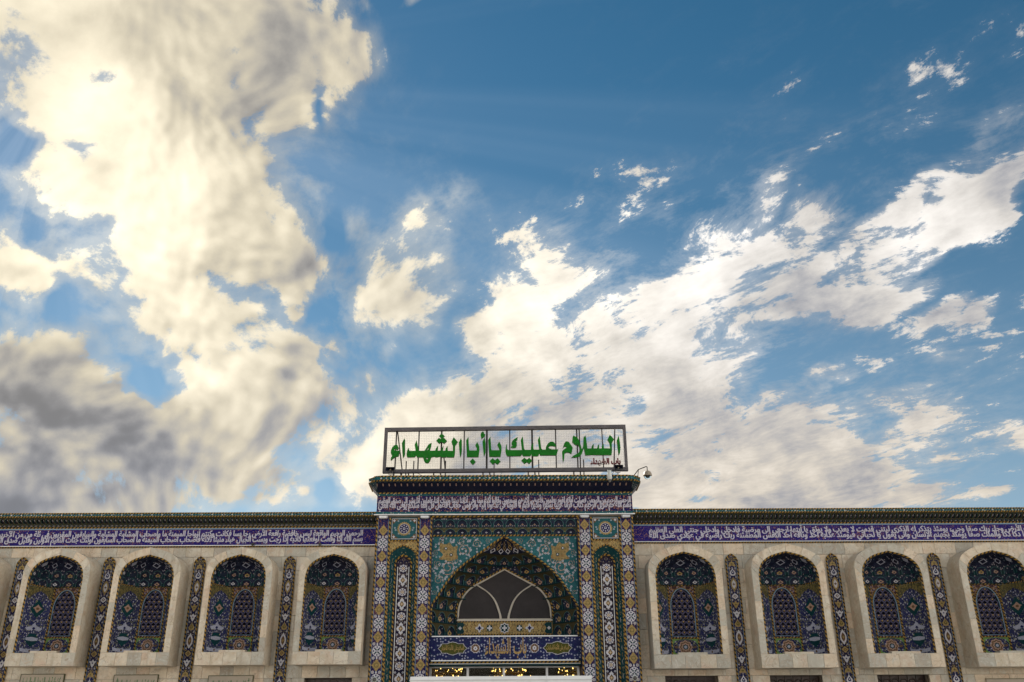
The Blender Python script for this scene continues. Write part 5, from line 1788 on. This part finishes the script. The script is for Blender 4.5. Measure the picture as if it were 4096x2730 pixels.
def chandelier(x, label):
    t = empty('chandelier', (x, 2.1, 2.0))
    R = random.Random(int(x*10)+50)
    m = MB()
    m.tube([(0, 0, 1.4), (0, 0, .05)], .015, 6)
    for r, z in ((.62, .60), (.46, .85), (.28, 1.05)):
        m.tube([(r*math.cos(a), r*math.sin(a), z) for a in np.linspace(0, 2*math.pi, 21)[:-1]], .018, 5, closed=True)
    for k in range(8):
        a = k*math.pi/4
        m.tube([(0, 0, .9), (.3*math.cos(a), .3*math.sin(a), .74), (.62*math.cos(a), .62*math.sin(a), .60), (.64*math.cos(a), .64*math.sin(a), .72)], .012, 5)
    m.build('frame', 'crystal_gold', t)
    c = MB()
    for r, z, n in ((.62, .58, 44), (.46, .83, 32), (.28, 1.03, 20), (.40, .50, 24), (.5, .7, 30)):
        for i in range(n):
            a = 2*math.pi*i/n+R.uniform(-.05, .05)
            rr = r+R.uniform(-.04, .04)
            zz = z-R.uniform(.02, .16)
            s = R.uniform(.010, .020)
            x0, y0 = rr*math.cos(a), rr*math.sin(a)
            tip = [(x0, y0, zz+s*2), (x0, y0, zz-s*2)]
            rg = [(x0+s, y0, zz), (x0, y0+s, zz), (x0-s, y0, zz), (x0, y0-s, zz)]
            for j in range(4):
                c.face([tip[0], rg[j], rg[(j+1) % 4]])
                c.face([tip[1], rg[(j+1) % 4], rg[j]])
    tag(c.build('crystals', 'crystal_gold', t), kind='stuff')
    me = MB().lathe([(.004, -.03), (.016, -.015), (.018, .0), (.010, .02), (.003, .035)], (0, 0, 0), 6).mesh('bulb', 'bulb_glow')
    for r, z, n in ((.64, .76, 22), (.47, .98, 18), (.30, 1.16, 12), (.55, .66, 20), (.36, .80, 14)):
        for i in range(n):
            a = 2*math.pi*(i+R.uniform(-.3, .3))/n
            k = R.uniform(.45, .85)
            place('bulb', me, t, (r*math.cos(a), r*math.sin(a), z-.12*R.random()), (k, k, k))
    return tag(t, label, 'chandelier', 'chandeliers behind the transom glass')


chandelier(-1.66, 'golden crystal chandelier behind the transom glass, leftmost of three')
chandelier(.12, 'golden crystal chandelier behind the transom glass, middle of three')
chandelier(1.98, 'golden crystal chandelier behind the transom glass, rightmost of three')

# ------------------------------------------------------------------ rooftop sign
sign = empty('rooftop_sign', (0, -.5, 7.69))
tag(sign, 'large framed rooftop sign with green Arabic lettering on wire mesh', 'sign')
SO = Vector((0, .5, -7.69))


def S(name, m, mats):
    o = m.build(name, mats, sign)
    o.location = SO
    return o


zbot = lambda x: 7.893+.0062*x
ztop = lambda x: 9.183+.0105*x
for nm, pts in (('frame_rail', [(-3.325, ztop(-3.32)-.095), (3.395, ztop(3.4)-.095), (3.395, ztop(3.4)), (-3.325, ztop(-3.32))]),
                ('frame_rail', [(-3.325, zbot(-3.32)-.01), (3.40, zbot(3.4)-.01), (3.40, zbot(3.4)+.085), (-3.325, zbot(-3.32)+.085)]),
                ('frame_post', [(-3.325, zbot(-3.32)+.085), (-3.245, zbot(-3.32)+.085), (-3.245, ztop(-3.32)-.095), (-3.325, ztop(-3.32)-.095)]),
                ('frame_post', [(3.315, zbot(3.4)+.085), (3.397, zbot(3.4)+.085), (3.397, ztop(3.4)-.095), (3.315, ztop(3.4)-.095)])):
    m = MB()
    m.prism(pts, -.62, -.50)
    S(nm, m, 'sign_steel')
for x, b in ((-2.37, .016), (-1.74, .022), (-1.11, .016), (-.48, .026), (.157, .016), (.78, .026), (1.437, .016), (2.03, .020), (2.10, .016), (2.735, .016), (-3.0, .018)):
    m = MB()
    m.box(x-b, x+b, -.545, -.515, zbot(x)+.08, ztop(x)-.09)
    S('upright', m, 'dark_steel')
for (x0, z0, x1, z1) in ((-2.97, 9.05, -2.80, 7.97), (3.10, 9.1, 3.02, 7.99), (-1.66, 8.3, -1.62, 7.97)):
    S('brace', MB().tube([(x0, -.535, z0), (x1, -.535, z1)], .018, 5), 'dark_steel')
for x in (-3.02, -2.81, -1.93, -.58, .66, 1.91):
    m = MB()
    m.tube([(x, -.54, zbot(x)), (x, -.54, 7.60)], .022, 6)
    m.tube([(x+.18, -.54, zbot(x)), (x+.24, .2, 7.60)], .018, 6)
    m.tube([(x+.30, -.30, zbot(x)+.4), (x+.30, -.30, 7.60)], .018, 6)
    S('support_leg', m, 'sign_steel')
m = MB()
xx = -3.24
while xx < 3.315:
    m.box(xx-.0010, xx+.0010, -.565, -.562, zbot(xx)+.085, ztop(xx)-.095)
    xx += .047
for i in range(23):
    t = (i+.5)/23
    za, zc = zbot(-3.24)+.085+t*(ztop(-3.24)-zbot(-3.24)-.18), zbot(3.31)+.085+t*(ztop(3.31)-zbot(3.31)-.18)
    m.prism([(-3.24, za-.0010), (3.31, zc-.0010), (3.31, zc+.0010), (-3.24, za+.0010)], -.568, -.5655)
S('wire_mesh', m, 'dark_steel')
for nm, rings in LETTERS:
    o = place('letter', outline_mesh('letter', rings, 'green_letter', -.64, .07, 'letter_edge'), sign)
    o.location = SO
o = place('small_lettering', text_mesh('small_lettering', 'باب الشهداء', 'maroon_letter', 2.365, 3.205, 8.035, 8.255, -.61, 4, .062, .02), sign)
o.location = SO

# ------------------------------------------------------------------ things fixed to the gate


def loudspeaker(x, z, label):
    t = empty('horn_loudspeaker', (x, -.80, z))
    m = MB()
    fr, bk = .125, .05
    f = [(-fr, -.12, -.06), (fr, -.12, -.06), (fr, -.12, .06), (-fr, -.12, .06)]
    i = [(-fr+.015, -.12, -.047), (fr-.015, -.12, -.047), (fr-.015, -.12, .047), (-fr+.015, -.12, .047)]
    th = [(-.025, .08, -.02), (.025, .08, -.02), (.025, .08, .02), (-.025, .08, .02)]
    b = [(-bk, .14, -.04), (bk, .14, -.04), (bk, .14, .04), (-bk, .14, .04)]
    for k in range(4):
        j = (k+1) % 4
        m.face([f[k], f[j], i[j], i[k]], 0)
        m.face([i[k], i[j], th[j], th[k]], 1)
        m.face([f[j], f[k], b[k], b[j]], 0)
    m.face(list(reversed(b)), 0)
    m.build('horn', ['black_plastic', 'tile_dark'], t)
    MB().lathe([(.006, -.06), (.020, -.05), (.024, -.03), (.02, .06)], (0, 0, 0), 10, axis='y').build('driver', 'camera_beige', t)
    q = MB()
    q.tube([(-.06, .1, -.05), (-.06, .1, -.10), (.06, .1, -.10), (.06, .1, -.05)], .010, 5)
    q.tube([(0, .1, -.10), (0, .1, 7.60-z)], .012, 5)
    q.build('bracket', 'sign_steel', t)
    return tag(t, label, 'loudspeaker', 'horn loudspeakers on the roof edge')


loudspeaker(-3.08, 7.885, 'small dark horn loudspeaker at the lower left corner of the rooftop sign')
loudspeaker(3.10, 7.925, 'small dark horn loudspeaker at the lower right corner of the rooftop sign')

t = empty('dome_camera', (3.50, -.80, 7.69))
q = MB()
q.tube([(0, 0, 0), (.15, 0, .19), (.36, -.02, .265), (.385, -.02, .262), (.385, -.02, .16)], .014, 6)
q.tube([(.12, 0, .0), (.15, 0, .19)], .010, 6)
q.tube([(-.06, .02, .0), (.14, .02, .02)], .010, 6)
q.build('arm', 'black_plastic', t)
MB().lathe([(.02, .165), (.035, .15), (.075, .13), (.105, .085), (.118, .03), (.122, .015), (.114, .005)], (.385, -.02, 0), 20).build('housing', 'camera_beige', t, smooth=True)
MB().lathe([(.100, .005), (.096, -.03), (.076, -.066), (.044, -.088), (.008, -.096)], (.385, -.02, 0), 20).build('bubble', 'window_glass', t, smooth=True)
MB().lathe([(.055, .004), (.062, -.02), (.05, -.045), (.01, -.055)], (.385, -.02, 0), 14).build('lens_unit', 'black_plastic', t, smooth=True)
tag(t, 'beige dome security camera hanging from a bent arm beside the sign', 'camera')

t = empty('pan_tilt_camera', (2.83, -1.0, 7.69))
MB().lathe([(.06, -.20), (.078, -.19), (.082, -.10), (.072, .02), (.06, .06), (.05, .10), (.03, .12)], (0, 0, .03), 16).build('housing', 'camera_white', t, smooth=True)
MB().lathe([(.008, -.10), (.035, -.085), (.052, -.05), (.055, -.0)], (0, 0, -.17), 14).build('lens_dome', 'dome_smoke', t, smooth=True)
q = MB()
q.box(-.05, .05, .05, .14, -.02, .06)
for s in (-1, 1):
    q.box(s*.055-.012, s*.055+.012, -.03, .03, .06, .16)
q.build('bracket', 'camera_white', t)
t.scale = (.8, .8, .8)
tag(t, 'white pan and tilt camera mounted on the gate cornice', 'camera')

for x, lab in ((-3.24, 'slim grey floodlight at the top of the left pilaster, outer side'), (-2.13, 'slim grey floodlight at the top of the left pilaster, inner side'),
               (2.16, 'slim grey floodlight at the top of the right pilaster, inner side'), (3.27, 'slim grey floodlight at the top of the right pilaster, outer side')):
    t = empty('floodlight', (x, -.50, 6.655))
    m = MB()
    m.prism([(-.105, -.022), (.105, -.022), (.095, .028), (-.095, .028)], -.14, .0)
    m.build('housing', 'aluminium', t)
    q = MB()
    q.box(-.09, .09, -.13, -.01, -.030, -.0225)
    q.build('lens', 'white_metal', t)
    q = MB()
    for s in (-1, 1):
        q.box(s*.11-.006, s*.11+.006, -.05, .05, -.01, .05)
    q.build('bracket', 'aluminium', t)
    tag(t, lab, 'floodlight', 'floodlights on the gate pilasters')

for x, lab in ((-3.262, 'small white dome camera low on the left pilaster'), (3.275, 'small white dome camera low on the right pilaster')):
    t = empty('mini_dome_camera', (x, -.455, 2.60))
    MB().lathe([(.0, .0), (.065, -.002), (.068, -.03), (.055, -.04)], (0, 0, 0), 14, axis='y').build('base', 'camera_white', t, smooth=True)
    MB().lathe([(.052, -.036), (.045, -.065), (.025, -.085), (.004, -.092)], (0, 0, 0), 14, axis='y').build('bubble', 'dome_smoke', t, smooth=True)
    tag(t, lab, 'camera', 'dome cameras low on the pilasters')

for x, lab in ((-6.79, 'small black spotlight under the left band above a niche'), (-4.98, 'small black spotlight under the left band nearest the gate')):
    t = empty('spotlight', (x, -.10, 6.03))
    MB().lathe([(.028, -.08), (.03, -.02), (.022, .03)], (0, 0, 0), 10, axis='y').build('head', 'black_plastic', t)
    q = MB()
    q.box(-.035, .035, -.01, .07, .02, .035)
    q.build('bracket', 'black_plastic', t)
    tag(t, lab, 'spotlight', 'small spotlights under the left band')

# name boards over the side doors
for x0, x1, zt, txt, lab in ((-12.315, -11.231, 2.785, 'كشوانية باب الشهداء للرجال (ب)', 'beige name board with green lettering under the leftmost niche'),
                             (-9.947, -8.845, 2.757, 'كشوانية باب الشهداء للرجال (أ)', 'beige name board with green lettering under the second niche from the left'),
                             (-7.545, -6.422, 2.726, 'أمانات باب الشهداء للرجال', 'beige name board with green lettering under the third niche, no brackets')):
    w = x1-x0
    t = empty('name_board', ((x0+x1)/2, -.03, zt-.36))
    q = MB()
    q.box(-w/2, w/2, -.03, .02, 0, .36)
    q.build('board', 'plaque_board', t)
    q = MB()
    for a, b, c, d in ((-w/2-.012, w/2+.012, .355, .372), (-w/2-.012, w/2+.012, -.012, .004)):
        q.box(a, b, -.038, .02, c, d)
    for s in (-1, 1):
        q.box(s*w/2-.008+s*.006, s*w/2+.008+s*.006, -.037, .02, .004, .355)
    q.build('frame', 'letter_edge', t)
    place('lettering', text_mesh('lettering', txt, 'green_paint', -w*.44, w*.44, .03, .30, -.034, 3, .03), t)
    tag(t, lab, 'sign', 'name boards over the side doors')
t = empty('name_board', (12.95, -.03, 2.19))
q = MB()
q.box(-.6, .6, -.03, .02, 0, .35)
q.build('board', 'plaque_board', t)
q = MB()
q.box(-.61, .61, -.038, .02, .352, .366)
q.build('frame', 'letter_edge', t)
tag(t, 'beige board edge at the bottom right corner under the rightmost niche', 'sign')

# white shelter in front of the entrance, only its roof edge reaches the picture
t = empty('entrance_shelter', (-.085, -1.4, 0))
q = MB()
q.box(-2.13, 2.13, -.62, .55, 2.44, 2.597)
q.build('roof', 'white_metal', t)
for k in range(4):                                           # fascia sheets with open seams and rivets
    a = -2.13+4.26*k/4
    q = MB()
    q.box(a+.003, a+4.26/4-.003, -.65, -.622, 2.44, 2.60)
    for x in (a+.05, a+4.26/8, a+4.26/4-.05):
        q.lathe([(.008, -.656), (.008, -.649)], (x, 0, 2.575), 6, axis='y')
    q.build('fascia_sheet', 'white_metal', t)
q = MB()
q.box(-2.14, 2.14, -.665, -.652, 2.50, 2.53)
q.build('trim', 'aluminium', t)
for s in (-1, 1):
    for y in (-.55, .45):
        q = MB()
        q.box(s*2.0-.04, s*2.0+.04, y-.04, y+.04, 0, 2.44)
        q.build('post', 'white_metal', t)
tag(t, 'white flat-roofed shelter in front of the gate entrance', 'shelter')

for pts, lab in (([(-2.6, -.5, 8.0), (-2.2, -.6, 7.76), (-1.5, -.8, 7.70), (-.6, -.85, 7.70), (-.1, -.6, 7.78), (.0, -.52, 7.98)], 'thin black cable looping along the cornice under the left half of the sign'),
                 ([(3.0, -.7, 7.86), (2.9, -.9, 7.71), (3.2, -.9, 7.70), (3.45, -.8, 7.70)], 'thin black cable from the right loudspeaker to the camera arm')):
    c = [Vector(p) for p in pts]
    o = MB().tube(resample([tuple(p) for p in c], 24), .006, 5).build('cable', 'black_plastic')
    tag(o, lab, 'cable')
